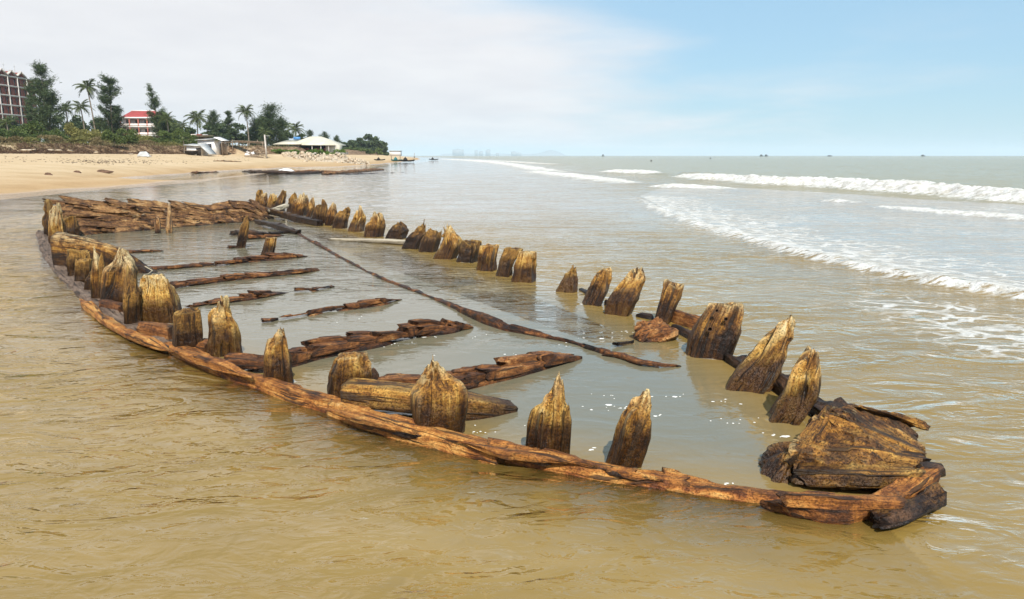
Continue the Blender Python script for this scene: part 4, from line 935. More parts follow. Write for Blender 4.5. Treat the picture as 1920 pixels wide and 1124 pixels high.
def broad(u, vt, Y, wpx, label, group, seed, name='dense_tree', mt='needle', n=2600, leaf=.3, trunk=.3):
    rs = np.random.RandomState(seed); x = xat(u, Y); z0 = lz(x, Y) - .2; Hh = top_h(u, vt, Y, z0); w_ = wpx / F * Y
    t = thing(name, (x, Y, z0), label, 'tree', group); m = MB(); tm = MB()
    zz = np.linspace(0, 1, 8); tube(tm, np.stack([.2 * np.sin(zz * 4), 0 * zz, zz * Hh * .8], 1), .2 * (1.1 - zz), 7)
    k = 16; f = rs.uniform(trunk, .95, k); a = rs.uniform(0, 6.283, k); rr = w_ * .34 * np.sqrt(1 - (f * .85) ** 2) * rs.uniform(.5, 1.1, k)
    cs = np.stack([np.cos(a) * rr, np.sin(a) * rr, f * Hh * .9], 1); cs[0] = (0, 0, Hh * .92)
    for c in cs: z = np.linspace(0, 1, 4)[:, None]; st_ = np.array((0, 0, max(.2, c[2] * .55))); tube(tm, st_ + (c - st_) * z, .06 * (1.1 - z[:, 0]), 4)
    i = rs.randint(0, k, n); d = rdir(rs, n); c = cs[i] + d * np.array((w_ * .19, w_ * .19, Hh * .12)) * (rs.rand(n) ** .4)[:, None]
    e = rdir(rs, n); e2 = np.cross(e, rdir(rs, n)); sz = leaf * rs.uniform(.6, 1.4, n); quads(m, c, e * sz[:, None], e2 * (sz * .5)[:, None])
    tm.build('trunk', M['bark'], t); m.build('crown', M[mt], t, smooth=False); return t
GC, GP = 'casuarinas along the dune', 'coconut palms behind the beach'
casuarina(94, 128, 140, 78, 'tallest dark casuarina standing in front of the brick red hotel', GC, 1, 0, 1.25, .06, 3, .75)
casuarina(68, 165, 152, 36, 'slim dark casuarina against the end of the brick red hotel', GC, 2, 0, 1.2, .1)
casuarina(215, 146, 150, 54, 'open airy casuarina just right of the tall leaning palm', GC, 3, .02, 1.0, .1, 2, .5)
casuarina(225, 205, 152, 48, 'lower dense casuarina at the left edge of the red roofed house', GC, 31, 0, 1.3, .05, 2, .6)
casuarina(302, 156, 145, 52, 'crooked thin topped casuarina in front of the red roofed house', GC, 4, -.09, .9, .12, 1, 1.5)
casuarina(312, 212, 150, 44, 'short bushy casuarina at the right end of the red roofed house', GC, 41, 0, 1.2, .06, 2, .6)
casuarina(405, 212, 185, 38, 'hazy casuarina behind the white shack, first right of a palm', GC, 5, 0, 1.2, .06, 2, .6)
casuarina(432, 211, 195, 30, 'narrow casuarina between the shack and the high palm', GC, 6, .02, 1.2, .08, 2, .6)
casuarina(512, 203, 170, 64, 'broad very dark casuarina left of the white roofed pavilion', GC, 7, 0, 1.4, .05, 3, .55)
casuarina(488, 226, 180, 44, 'low dark casuarina under the high palm by the leaning pole', GC, 8, 0, 1.3, .05, 2, .6)
casuarina(582, 245, 230, 28, 'small distant casuarina peeping over the left of the pavilion roof', GC, 9, 0, 1.1, .05)
casuarina(610, 250, 240, 34, 'small distant casuarina over the middle of the pavilion roof', GC, 10, 0, 1.2, .05, 2)
casuarina(632, 256, 240, 24, 'small distant casuarina over the right end of the pavilion roof', GC, 101, 0, 1.1, .05)
palm(176, 151, 150, 21, 'tall slender coconut palm with a bare leaning trunk', GP, 11, 183, 20)
palm(132, 194, 146, 19, 'small palm at the right foot of the tallest casuarina', GP, 12, 132, 16)
palm(160, 190, 155, 19, 'dark palm just left of the tall bare palm trunk', GP, 13, 163, 18)
palm(318, 212, 140, 20, 'low palm spreading in front of the red house end', GP, 14, 318, 15)
palm(374, 208, 165, 23, 'palm with a wide dark crown behind the white shack', GP, 15, 372, 20)
palm(345, 226, 150, 17, 'small palm in the thicket left of the white shack', GP, 16, 343, 15)
palm(466, 198, 175, 20, 'highest palm of the middle group, round crown against the sky', GP, 17, 468, 20)
palm(500, 240, 165, 16, 'stunted palm hidden against the broad dark casuarina', GP, 18, 500, 14)
palm(556, 231, 165, 19, 'yellowish palm just above the left pavilion eave', GP, 19, 556, 17)
palm(345, 258, 118, 11, 'tiny young palm on the dune edge left of the shack', GP, 20, 345, 10)
palm(18, 222, 112, 14, 'young palm among scrub below the brick red hotel', GP, 21, 18, 10)
palm(78, 232, 118, 13, 'young palm in the scrub below the tallest casuarina', GP, 22, 78, 10)
GS = 'shrubs on the dune'
rr = random.Random(3)
wher = ['at the left picture edge', 'under the hotel corner', 'below the hotel balconies', 'left of the tallest casuarina', 'at the tallest casuarina foot', 'right of the tallest casuarina', 'below the small palm', 'in the gap by the bare palm trunk',
        'right of the bare palm trunk', 'under the airy casuarina', 'left of the red house', 'before the red house wall', 'at the red house corner', 'by the crooked casuarina', 'right of the crooked casuarina', 'left of the white shack']
for k, wh in enumerate(wher):
    u = 5 + k * 23.5; oliv = k in (6, 7, 8, 11); v = 232 + 10 * math.sin(k * 1.7) + (12 if k > 9 else 0) + (8 if k == 11 else 0)
    bush(u, v, (108 if k < 12 else 126) + (k % 3) * 6, 40, ('yellowish dry shrub ' if oliv else 'green leafy shrub ') + wh, GS, 60 + k, 'olive' if oliv else 'bush', leaf=.12, n=2600)
for k, wh in enumerate(['nearest the left picture edge', 'over the first eroded hollow', 'above the dark root tangle', 'on the brown dune shoulder', 'above the right end of the scarp', 'below the red house', 'by the white plastic heap', 'where the dune runs out']):
    bush(12 + k * 43, 253 + (k > 4) * 6 + 3 * math.sin(k * 2.2), 92 + k * 4.5, 52, 'low dry scrub patch ' + wh, 'low scrub on the dune edge', 90 + k, 'olive' if k % 2 else 'drygrass', leaf=.10, n=1900)
# greenery mass between the palms
for k, (u, vt, wd, wh) in enumerate([(335, 236, 40, 'right of the crooked casuarina'), (358, 240, 40, 'left of the wide crowned palm'), (392, 236, 40, 'over the shack roof'), (420, 232, 44, 'behind the pole fence'), (448, 232, 44, 'under the highest palm'), (476, 240, 40, 'left of the leaning pole'), (538, 246, 40, 'at the pavilion left end'), (568, 252, 36, 'behind the pavilion eave')]):
    broad(u, vt, 172 + k * 4, wd, 'rounded dark tree ' + wh, 'dark rounded trees behind the shacks', 120 + k, trunk=.2)
for k, (u, vt, wd, wh) in enumerate([(30, 218, 60, 'below the hotel balconies'), (122, 214, 44, 'right of the tallest casuarina'), (152, 218, 46, 'behind the small palms'), (190, 222, 44, 'behind the bare palm trunk'), (330, 226, 44, 'at the right of the red house')]):
    broad(u, vt, 178 + k * 3, wd, 'rounded dark tree ' + wh, 'dark rounded trees behind the dune', 220 + k, trunk=.15)
# the far grove
for k, (u, vt, wd, wh) in enumerate([(645, 268, 26, 'lowest, at the left end of the far grove'), (660, 264, 30, 'second from the left in the far grove'), (676, 260, 32, 'left of the highest one in the far grove'), (692, 253, 36, 'highest, in the middle of the far grove'), (706, 258, 30, 'right of the highest one in the far grove'), (717, 266, 24, 'last at the right end of the far grove')]):
    broad(u, vt, 290 + k * 6, wd, 'hazy dark tree, ' + wh, 'trees of the far grove', 140 + k, trunk=.12, leaf=.55, n=2200)
for k in range(5): bush(652 + k * 14, 277 + (k % 2), 262, 18, ['small pale green tree at the left foot of the far grove', 'pale green bush second along the far grove foot', 'pale green bush third along the far grove foot', 'pale green bush fourth along the far grove foot', 'pale green bush at the right foot of the far grove'][k], 'pale bushes below the far grove', 150 + k, 'bush', leaf=.35, n=500)
# hedge before the pavilion: separate bushes
hd = ['leftmost', 'second from the left', 'third from the left', 'fourth from the left', 'fifth from the left', 'sixth from the left', 'rightmost']
for k, wh in enumerate(hd): bush(524 + k * 18.5, 278.5 + (k % 2) * 1.5 + (3 if k == 5 else 0), 136 + k, 24, 'bright green low bush before the pavilion, ' + wh, 'bright bushes before the pavilion', 170 + k, 'hedge', leaf=.13, n=900)
# ------------------------------------------------------------------ dune edge: grass, roots
def dune_grass():
    rs = np.random.RandomState(8); n = 60000
    az = np.arctan(rs.uniform(-.74, -.30, n)); r = rs.uniform(75, 200, n) ** 1.0; x, y = r * np.sin(az), r * np.cos(az); z, d, e = land(x, y)
    k = (e > 1.2) & (e < 34) & (rs.rand(n) < np.exp(-np.abs(e - 4) / 10)) ; x, y, z = x[k], y[k], z[k]; n = len(x)
    c = np.stack([x, y, z], 1); h = rs.uniform(.12, .45, n); a = rs.uniform(0, 6.28, n); lx = np.stack([np.cos(a), np.sin(a), 0 * a], 1)
    tip = c + lx * (h * .5)[:, None] + np.stack([0 * h, 0 * h, h], 1); sd_ = np.stack([-np.sin(a), np.cos(a), 0 * a], 1) * .05
    v = np.stack([c - sd_ - (0, 0, .05), c + sd_ - (0, 0, .05), tip], 1).reshape(-1, 3)
    m = MB(); m.add(v, None, np.arange(n * 3).reshape(-1, 3))
    tag(m.build('dune_grass', M['drygrass'], smooth=False), 'dry yellow brown grass covering the top of the dune', 'grass', kind='stuff')
    n = 46000; az = np.arctan(rs.uniform(-.74, -.40, n)); r = rs.uniform(70, 170, n); x, y = r * np.sin(az), r * np.cos(az); z, d, e = land(x, y)
    den = fbm(x * .22, y * .22, 6.5, 3)
    k = (e > -1.0) & (e < 3.2) & (den > .44); x, y, z = x[k], y[k], z[k]; n = len(x); c = np.stack([x, y, z + .1], 1)
    dn_ = np.stack([rs.uniform(.2, 1, n), rs.normal(size=n) * .8, rs.uniform(-1.0, .5, n)], 1); dn_ /= np.linalg.norm(dn_, axis=1)[:, None]
    ln = rs.uniform(.2, .75, n); s2 = np.cross(dn_, rdir(rs, n))
    m = MB(); quads(m, c, dn_ * ln[:, None], s2 * .05)
    tag(m.build('hanging_roots', M['root'], smooth=False), 'tangled dead roots hanging over the eroded dune face', 'roots', kind='stuff')
dune_grass()
def litter():
    rs = np.random.RandomState(12); m = MB(); n = 0
    while n < 420:
        if n < 260: u, v = rs.normal(215, 55), rs.normal(304, 2.2)
        else: u, v = rs.uniform(0, 480), rs.uniform(292, 306)
        Y = rs.uniform(40, 90)
        x, fy, dz = ray(u, v); ts = np.linspace(25, 160, 220); zz = land(x * ts, fy * ts)[0]; hit = np.nonzero(H + dz * ts < zz)[0]
        n += 1
        if not len(hit): continue
        t_ = ts[hit[0]]; box(m, (x * t_, fy * t_, zz[hit[0]] + .01), (rs.uniform(.05, .28), rs.uniform(.03, .09), rs.uniform(.02, .06)), rs.uniform(0, 3), rs.uniform(-.2, .2), rs.uniform(-.2, .2), .6)
    tag(m.build('beach_litter', M['litter'], smooth=False), 'dark twigs and husks scattered in lines along the beach', 'litter', kind='stuff')
litter()
def onland(u, v):
    x, fy, dz = ray(u, v); ts = np.linspace(20, 400, 3000); zz = land(x * ts, fy * ts)[0]; hit = np.nonzero(H + dz * ts < zz)[0]
    t_ = ts[hit[0]] if len(hit) else H / -dz if dz < 0 else 150; return np.array((x * t_, fy * t_, lz(x * t_, fy * t_))), t_ / F
# ------------------------------------------------------------------ rocks
ROCKM = []
for k in range(6):
    rs = np.random.RandomState(40 + k); m = MB(); lump(m, rdir(rs, 13) * np.array((.5, .42, .36)), 1, .03, k, 3, 0); me = m.mesh('rock', smooth=False); ROCKM.append(me)
def onland(u, v):
    x, fy, dz = ray(u, v); ts = np.linspace(20, 400, 3000); zz = land(x * ts, fy * ts)[0]; hit = np.nonzero(H + dz * ts < zz)[0]
    t_ = ts[hit[0]] if len(hit) else H / -dz if dz < 0 else 150; return np.array((x * t_, fy * t_, lz(x * t_, fy * t_))), t_ / F
def rocks():
    rs = np.random.RandomState(77); n = 0
    hh = lambda u: np.interp(u, [530, 560, 610, 640, 670, 695], [.25, .6, 1.25, 1.45, .8, .15])
    Yc = lambda u: np.interp(u, [530, 600, 695], [134, 131, 137])
    while n < 190:                                  # a bank of rubble: low at its ends, piled towards the middle
        u = 532 + 160 * rs.rand(); Y = Yc(u) + rs.normal() * 2.6; x = xat(u, Y, 1); f = max(0, 1 - abs(Y - Yc(u)) / 4.5)
        me = ROCKM[n % 6]
        if not me.materials: me.materials.append(M['rock'])
        o = link('rock', me, None); s = rs.uniform(.45, 1.15); o.scale = (s, s * rs.uniform(.7, 1.2), s * rs.uniform(.6, 1)); o.rotation_euler = tuple(rs.uniform(0, 6.28, 3)); o.location = (x, Y, lz(x, Y) + f * hh(u) * rs.uniform(.55, 1) + .05)
        tag(o, 'pale broken rock in the heap at the foot of the pavilion', 'rock', 'rocks heaped before the pavilion'); n += 1
    m = MB(); us = np.linspace(528, 697, 40); ys = np.linspace(-4.5, 4.5, 9); v = []
    for dy in ys:
        for u in us: Y = Yc(u) + dy; x = xat(u, Y, 1); v.append((x, Y, lz(x, Y) - .12 + max(0, 1 - abs(dy) / 4.4) * hh(u) * .85))
    i = np.arange(8)[:, None] * 40; j = np.arange(39)[None]; m.add(np.array(v), np.stack([i + j, i + j + 1, i + 40 + j + 1, i + 40 + j], -1).reshape(-1, 4))
    tag(m.build('rubble_bank', M['rock']), kind='structure')
rocks()
for k, (u, v, s, lb) in enumerate([(90, 328.5, .6, 'dark brown stone, leftmost of three on the sand'), (144, 324, .62, 'dark brown stone, middle one of three on the sand'), (190, 323.5, .85, 'dark brown stone with a flat tail, right one of three on the sand')]):
    p, q = onland(u, v); m = MB(); lump(m, [(-.5, -.2, -.1), (.5, -.2, -.1), (.5, .2, -.1), (-.5, .2, -.1), (-.25, 0, .26), (.1, .08, .28), (.42, 0, .12)] + ([(1.3, 0, .0), (1.2, .1, .04)] if k == 2 else []), 3, .06, k, 4)
    o = m.build('brown_stone', M['brownrock']); o.location = p; o.scale = (s,) * 3; tag(o, lb, 'stone', 'brown stones on the sand')
rs = np.random.RandomState(3)
for k, (u, v) in enumerate([(42, 264), (50, 265), (62, 266), (92, 263), (108, 268), (130, 270), (178, 268), (244, 274), (282, 283)]):
    p = atY(u, v, 84 + k * 1.6); g = lz(p[0], p[1]); o = link('pale_stone', ROCKM[k % 6], None); s = rs.uniform(.5, .9); o.scale = (s * 1.4, s, s * .5); o.rotation_euler = (0, 0, k); o.location = (p[0], p[1], max(g, min(p[2], g + .4)))
    tag(o, 'pale lump of rubble on the dune edge, ' + ['leftmost of all', 'second from the left', 'third from the left, below the hotel', 'left of the tallest casuarina foot', 'right of the tallest casuarina foot', 'below the small palm', 'below the bare palm trunk', 'below the left edge of the red house', 'rightmost, below the crooked casuarina'][k], 'rubble', 'rubble along the dune edge')
# dark timbers lying on the wet sand
def lying(name, pts, wd, ht, mt, label, cat, seed, group=None):
    P = [np.array(onland(u, v)[0]) + (0, 0, ht * .35) for u, v in pts]
    tag(loft(MB(), P, wd, ht, K=16, ds=.15, amp=.06, jag=.3, seed=seed, step=.1, tip=.9).build(name, M[mt]), label, cat, group)
GL = 'dark timbers on the wet sand'
lying('stranded_timber', [(462, 325.5), (500, 325), (560, 327.5), (605, 326)], 1.3, .30, 'black', 'dark flat timber under the white hump on the wet sand', 'timber', 301, GL)
lying('stranded_timber', [(530, 324.8), (580, 323), (640, 324)], .8, .22, 'floor', 'brown ragged timber right behind the white hump', 'timber', 302, GL)
lying('stranded_timber', [(612, 330), (660, 327), (700, 323), (712, 322)], 1.5, .42, 'stern', 'brown mounded timber at the right of the stranded row', 'timber', 303, GL)
lying('stranded_timber', [(640, 331), (690, 330), (730, 329), (765, 328.6)], 1.0, .24, 'black', 'long black timber tapering into the shallow water', 'timber', 304, GL)
lying('stranded_timber', [(868, 321.5), (890, 321), (915, 321)], .8, .16, 'black', 'lone thin black timber far out in the shallows', 'timber', 305, GL)
lying('stranded_timber', [(358, 325), (395, 324.6), (416, 325.4)], .5, .12, 'floor', 'thin brown pole on the sand bar left of the dark timbers', 'timber', 306, GL)
lying('stranded_timber', [(400, 303), (430, 303.6), (452, 304.2)], .3, .14, 'stern', 'thin pole high on the dry sand below the shack', 'timber', 307, GL)
p, q = onland(540, 325.5); m = MB(); lump(m, [(-1, -.3, 0), (1.1, -.3, 0), (-.9, .4, 0), (1, .4, 0), (-.4, 0, .42), (.3, 0, .4), (-.8, 0, .25)], 3, .05, 9, 2)
o = m.build('white_sack', M['white']); o.location = p + (0, -.5, .1); tag(o, 'smooth white hump lying on the dark stranded timber', 'sack')
# ------------------------------------------------------------------ buildings
def part(m, name, mt, p, loc=None, label=None):
    o = m.build(name, M[mt], p, smooth=False, loc=loc)
    if label: o['label'] = label
    return o
def hotel():
    Y0, Y1 = 224.0, 268.0; X0 = -.703 * 240; z0 = 2.5; fl = 3.15; nf = 8; D = 16.0; bay = 4.9
    t = thing('hotel_building', (X0, (Y0 + Y1) / 2, z0), 'brick red hotel block with pale floor bands and zigzag gables at the left edge', 'building')
    L = Y1 - Y0; cx = -D / 2
    part(B((cx, 0, nf * fl / 2), (D, L, nf * fl)), 'wall', 'brick', t)
    bm_ = B((0, 0, 0), (.5, L + .8, .5)).mesh('floor_band', False); bm_.materials.append(M['concrete'])
    for k in range(1, nf + 1): link('floor_band', bm_, None, t, (.2, 0, k * fl))
    cm = B((0, 0, 0), (.25, .36, nf * fl)).mesh('column', False); cm.materials.append(M['concrete'])
    wm = MB(); box(wm, (0, 0, 0), (.06, .85, 2.2)); wf = wm.mesh('window', False); wf.materials.append(M['glass'])
    fm = MB()
    for y in (-.48, .48): box(fm, (0, y, 0), (.16, .12, 2.5))
    box(fm, (0, 0, 1.16), (.16, 1.08, .12)); fm = fm.mesh('window_frame', False); fm.materials.append(M['redcol'])
    nb = int(L / bay)
    for b in range(nb + 1):
        y = -L / 2 + b * bay + .3; link('column', cm, None, t, (.35, y, nf * fl / 2))
        if b == nb: break
        for k in range(1, nf):
            for dy in (1.0, 3.7):
                w_ = link('window', wf, None, t, (.06, y + dy, k * fl + 1.45)); f_ = link('window_frame', fm, None, w_)
        g = MB(); gh = 1.7; v = np.array([(0, 0, 0), (0, bay, 0), (0, bay / 2, gh), (-D, 0, 0), (-D, bay, 0), (-D, bay / 2, gh)])
        g.add(v + (.0, y, nf * fl + .2), [(1, 2, 5, 4), (2, 0, 3, 5)], [(0, 1, 2), (3, 5, 4)]); part(g, 'gable', 'brick', t)
        e = MB()
        for s_ in (-1, 1):
            a = math.atan2(gh, bay / 2); box(e, (.15, y + bay / 2 + s_ * bay / 4, nf * fl + .2 + gh / 2 + .16), (.9, math.hypot(gh, bay / 2) + .3, .3), 0, -s_ * a)
        part(e, 'gable_edge', 'concrete', t)
    for y in (10.0, 15.5): m = MB(); tube(m, [(-2, y, nf * fl), (-2, y, nf * fl + 4.6)], .07, 5); box(m, (-2, y, nf * fl + 3.9), (.1, 1.0, .1)); part(m, 'antenna', 'tin', t)
hotel()
def red_house():
    Y = 262.0; xa, xb = xat(232, Y, 8), xat(300, Y, 8); W_ = xb - xa; z0 = 2.6; x = (xa + xb) / 2; zt = atY(260, 222, Y)[2] - z0; fl = 3.0
    t = thing('red_roof_house', (x, Y, z0), 'pinkish white house with red tiled roof and balconies between the casuarinas', 'house')
    part(B((0, 4.2, zt / 2), (W_, 8, zt)), 'wall', 'pink', t)
    m = MB(); e, h_ = .8, 2.5; v = np.array([(-W_ / 2 - e + 1, -1.6, 0), (W_ / 2 + e, -1.6, 0), (W_ / 2 + e, 9, 0), (-W_ / 2 - e + 1, 9, 0), (-W_ / 2 + 2.2, 3, h_), (W_ / 2 - 2.2, 3, h_)]) + (0, 0, zt + .15)
    m.add(v, [(0, 1, 5, 4), (2, 3, 4, 5)], [(1, 2, 5), (3, 0, 4)]); part(m, 'roof', 'redroof', t)
    part(B((0, 3, zt + h_ + .2), (W_ - 4.2, .35, .35)), 'roof_ridge', 'white', t)
    part(B((.4, -1.65, zt + .05), (W_ + 1.4, .3, .5)), 'eave_board', 'white', t)
    nfl = int(zt // fl)
    for k in range(nfl):
        zf = zt - (k + 1) * fl
        part(B((0, -.75, zf + .02), (W_ + .1, 1.9, .26)), 'balcony_slab', 'white', t); part(B((0, -1.62, zf + .62), (W_ + .1, .12, .95)), 'balcony_rail', 'pink', t)
        for b in range(4):
            xx = -W_ / 2 + (b + .5) * W_ / 4
            w_ = part(B((xx + .5, .17, zf + 1.35), (1.5, .08, 2.1)), 'window', 'glass', t); part(B((xx + .5, .13, zf + 2.45), (1.8, .1, .14)), 'window_frame', 'white', w_)
    cm = B((0, 0, 0), (.38, .38, zt)).mesh('column', False); cm.materials.append(M['redcol'])
    for b in range(5): link('column', cm, None, t, (-W_ / 2 + .25 + b * (W_ - .5) / 4, -1.5, zt / 2))
    x2 = xat(238, Y, 5) - x
    part(B((x2 - 1.2, 0, 3.0), (5, 5, 6.0)), 'side_wing', 'pink', t)
    m = MB(); v = np.array([(-3.4, -3.4, 0), (3, -3.4, 0), (3, 3, 0), (-3.4, 3, 0), (-1, 0, 1.2), (2, 0, 1.2)]) + (x2 - 1.2, 0, 6.1); m.add(v, [(0, 1, 5, 4), (2, 3, 4, 5), (0, 3, 2, 1)], [(1, 2, 5), (3, 0, 4)]); part(m, 'wing_roof', 'redcol', t)
red_house()
def pavilion():
    Y = 152.0; z0 = lz(xat(580, Y), Y) - .3; x = xat(580, Y); t = thing('beach_pavilion', (x, Y, z0), 'open beach pavilion with a cream hipped roof behind bright bushes', 'pavilion')
    px_ = Y / F; ze = atY(580, 271, Y)[2] - z0; zt = atY(580, 255.5, Y)[2] - z0
    xl, xr = -12 * px_ * 1.0 - 30 * px_ * .0, 50 * px_; xl = -30 * px_
    m = MB(); hipx = (585 - 580) * px_; d0, d1 = -2.2, 9.0
    v = np.array([(xl, d0, ze), (xr, d0, ze - .05), (xr, d1, ze), (xl, d1, ze), (hipx - 1.2, 3.4, zt), (hipx + 1.2, 3.4, zt)]); v2 = v - (0, 0, .18)
    m.add(np.concatenate([v, v2]), [(0, 1, 5, 4), (2, 3, 4, 5), (0, 6, 7, 1), (1, 7, 8, 2), (2, 8, 9, 3), (3, 9, 6, 0)], [(1, 2, 5), (3, 0, 4)]); part(m, 'roof', 'cream', t)
    m = MB(); a, b = (522 - 580) * px_, (572 - 580) * px_; zz = atY(550, 268.5, Y)[2] - z0
    m.add([(a, -2.8, zz - .25), (b, -2.8, zz - .2), (b, 2.5, zz + .75), (a + 1.2, 2.5, zz + .6), (a, -2.8, zz - .4), (b, -2.8, zz - .35), (b, 2.5, zz + .6), (a + 1.2, 2.5, zz + .45)], BOXQ[:, ::-1]); part(m, 'lean_to_roof', 'cream', t)
    pm = MB(); tube(pm, [(0, 0, 0), (0, 0, ze)], .09, 6); pm = pm.mesh('post'); pm.materials.append(M['concrete'])
    for u in (529, 547, 565, 590, 606, 620, 634): link('post', pm, None, t, ((u - 580) * px_, -1.9, -.05))
    part(B(((580 - 580) * px_, 5.6, ze / 2), (9.5, .2, ze)), 'back_wall', 'dark', t)  # shade under the roof is put into this wall's colour
    part(B(((622 - 580) * px_, 1.6, ze / 2 - .1), (2.4, 4, ze - .2)), 'end_wall', 'cream', t)
    part(B((0, 2, .12), (13.0, 9, .5)), 'floor_slab', 'concrete', t)
    for k in range(5): part(B((-4.6 + k * 2.0, .6, .85), (.9, .7, .75)), 'table', 'redcol', t)
    b_ = part(B(((556 - 580) * px_, 1.0, zz + .95), (1.2, .8, .55)), 'water_tank', 'blue', t)
pavilion()
def shack(u, v_top, v_base, wpx, Y, name, label, mt, roofmt, lean):
    x = xat(u, Y); z0 = lz(x, Y) - .2; w_ = wpx * Y / F; h_ = atY(u, v_top, Y)[2] - z0
    t = thing(name, (x, Y, z0), label, 'shack', 'shacks on the dune edge'); part(B((0, 0, h_ / 2), (w_, 3, h_)), 'wall', mt, t)
    m = MB(); v = np.array([(-w_ / 2 - .3, -1.9, h_ - .05), (w_ / 2 + .3, -1.9, h_ + lean - .1), (w_ / 2 + .3, 1.9, h_ + lean + .1), (-w_ / 2 - .3, 1.9, h_ + .2)]); m.add(np.concatenate([v + (0, 0, .03), v + (0, 0, .12)]), BOXQ); part(m, 'roof', roofmt, t)
    return t, w_, h_
t, w_, h_ = shack(394, 264, 280, 30, 124, 'white_shack', 'small white shack with one dark window and a flap roof', 'white', 'tin', .25)
wd_ = part(B((.6, -1.52, h_ * .62), (.6, .08, .75)), 'window', 'glass', t); part(B((.6, -1.55, h_ * .62 - .42), (.75, .1, .08)), 'window_sill', 'tin', wd_)
m = MB(); m.add(np.concatenate([np.array([(w_ / 2, -1.6, h_ + .2), (w_ / 2 + 1.4, -1.9, h_ - .35), (w_ / 2 + 1.4, 1.4, h_ - .3), (w_ / 2, 1.4, h_ + .3)]) + (0, 0, d) for d in (.25, .33)]), BOXQ); part(m, 'flap_roof', 'white', t)
for y in (-1.7, 1.2): m = MB(); tube(m, [(w_ / 2 + 1.3, y, 0), (w_ / 2 + 1.3, y, h_ - .1)], .05, 5); part(m, 'post', 'stick', t)
part(B((w_ / 2 + .65, .8, h_ / 2 - .2), (1.2, .1, h_ - .5)), 'back_wall', 'stick', t)
t, w_, h_ = shack(370, 273, 281, 24, 119, 'low_shed', 'low white walled shed half covered by a tilted sheet', 'white', 'tin', -.1)
m = MB(); m.add(np.concatenate([np.array([(w_ / 2 - .1, -1.9, h_ + .2), (w_ / 2 + 1.6, -1.9, .25), (w_ / 2 + 1.5, 1.2, .3), (w_ / 2, 1.2, h_ + .3)]) + (0, 0, d) for d in (0, .07)]), BOXQ); part(m, 'tilted_sheet', 'tin', t)
part(B((w_ / 2 - .2, -1.53, h_ * .4), (.7, .06, h_ * .7)), 'dark_opening', 'dark', t)  # dark panel painted in for the shade of an opening
t, w_, h_ = shack(378, 257, 268, 34, 138, 'thatched_hut', 'brownish patched hut roof behind the white shack', 'reed', 'reed', .1)
for k in range(3): part(B((-1 + k, -.4, h_ + .35), (.8, 1.2, .2), .3 * k), 'roof_patch', ['pink', 'brick', 'tin'][k], t)
# pole frame and clutter right of the shack
def frame():
    Y = 128.0; x = xat(450, Y); z0 = lz(x, Y); t = thing('pole_shelter', (x, Y, z0), 'roofless shelter of thin poles between the shack and the concrete post', 'shelter')
    for k in range(7):
        m = MB(); xx = -3.9 + k * 1.3; tube(m, [(xx, (k % 2) * 1.2, -.2), (xx + .1, (k % 2) * 1.2, 2.0 + .2 * (k % 3))], .06, 5); part(m, 'pole', 'stick', t)
    for y, z in ((0, 1.85), (1.2, 1.95), (.6, 2.1)): m = MB(); tube(m, [(-4.1, y, z), (0, y, z + .1), (4.2, y, z - .05)], .05, 5); part(m, 'rail', 'stick', t)
    part(B((0, .6, 2.12), (6.5, 1.5, .05), 0, 0, .02), 'shade_sheet', 'reed', t)
    m = MB(); lump(m, [(-.9, -.5, 0), (.9, -.5, 0), (.9, .5, 0), (-.9, .5, 0), (-.7, 0, .8), (.7, 0, .75)], 3, .06, 4, 3); o = m.build('white_tarpaulin', M['white']); o.location = (xat(470, Y - 1), Y - 1.5, lz(xat(470, Y), Y) - .05); tag(o, 'white tarpaulin bundle under the pole shelter', 'tarpaulin')
    x = xat(483, 124); z0 = lz(x, 124); t = thing('driftwood_pile', (x, 124, z0), 'heap of grey brushwood beside the leaning concrete post', 'woodpile'); rr = random.Random(5)
    for k in range(26):
        a, z = rr.uniform(-.7, .7), rr.uniform(0, .9); xx = rr.uniform(-1.6, 1.3); m = MB(); tube(m, [(xx - .9 * math.cos(a), rr.uniform(-.6, .6), z), (xx + .9 * math.cos(a), rr.uniform(-.6, .6), max(0, z + .9 * math.sin(a)))], rr.uniform(.03, .06), 5); part(m, 'branch', 'stick', t)
frame()
p0 = atY(500, 284, 124); x = xat(499, 124); g = lz(x, 124); m = MB(); tube(m, [(x, 124, g - .3), (x - .1, 124, atY(498, 253, 124)[2])], [.15, .11], 8)
o = thing('concrete_post', (x, 124, g), 'bare pale concrete post standing left of the pavilion', 'post'); q_ = m.build('pole', M['concrete']); q_.parent = o; q_.location = (-x, -124, -g)
m = MB(); box(m, (.35, 0, atY(500, 255, 124)[2] - g), (.9, .08, .06)); m.build('arm', M['tin'], o)
p_ = atY(268, 266, 100); m = MB(); lump(m, [(-1, -.4, 0), (1, -.4, 0), (1, .4, 0), (-1, .4, 0), (-.5, 0, .8), (.4, 0, .85)], 3, .06, 2, 3)
o = m.build('plastic_heap', M['tin']); o.location = (p_[0], 100, lz(p_[0], 100) - .02); tag(o, 'grey white plastic heap in scrub below the red house', 'heap')
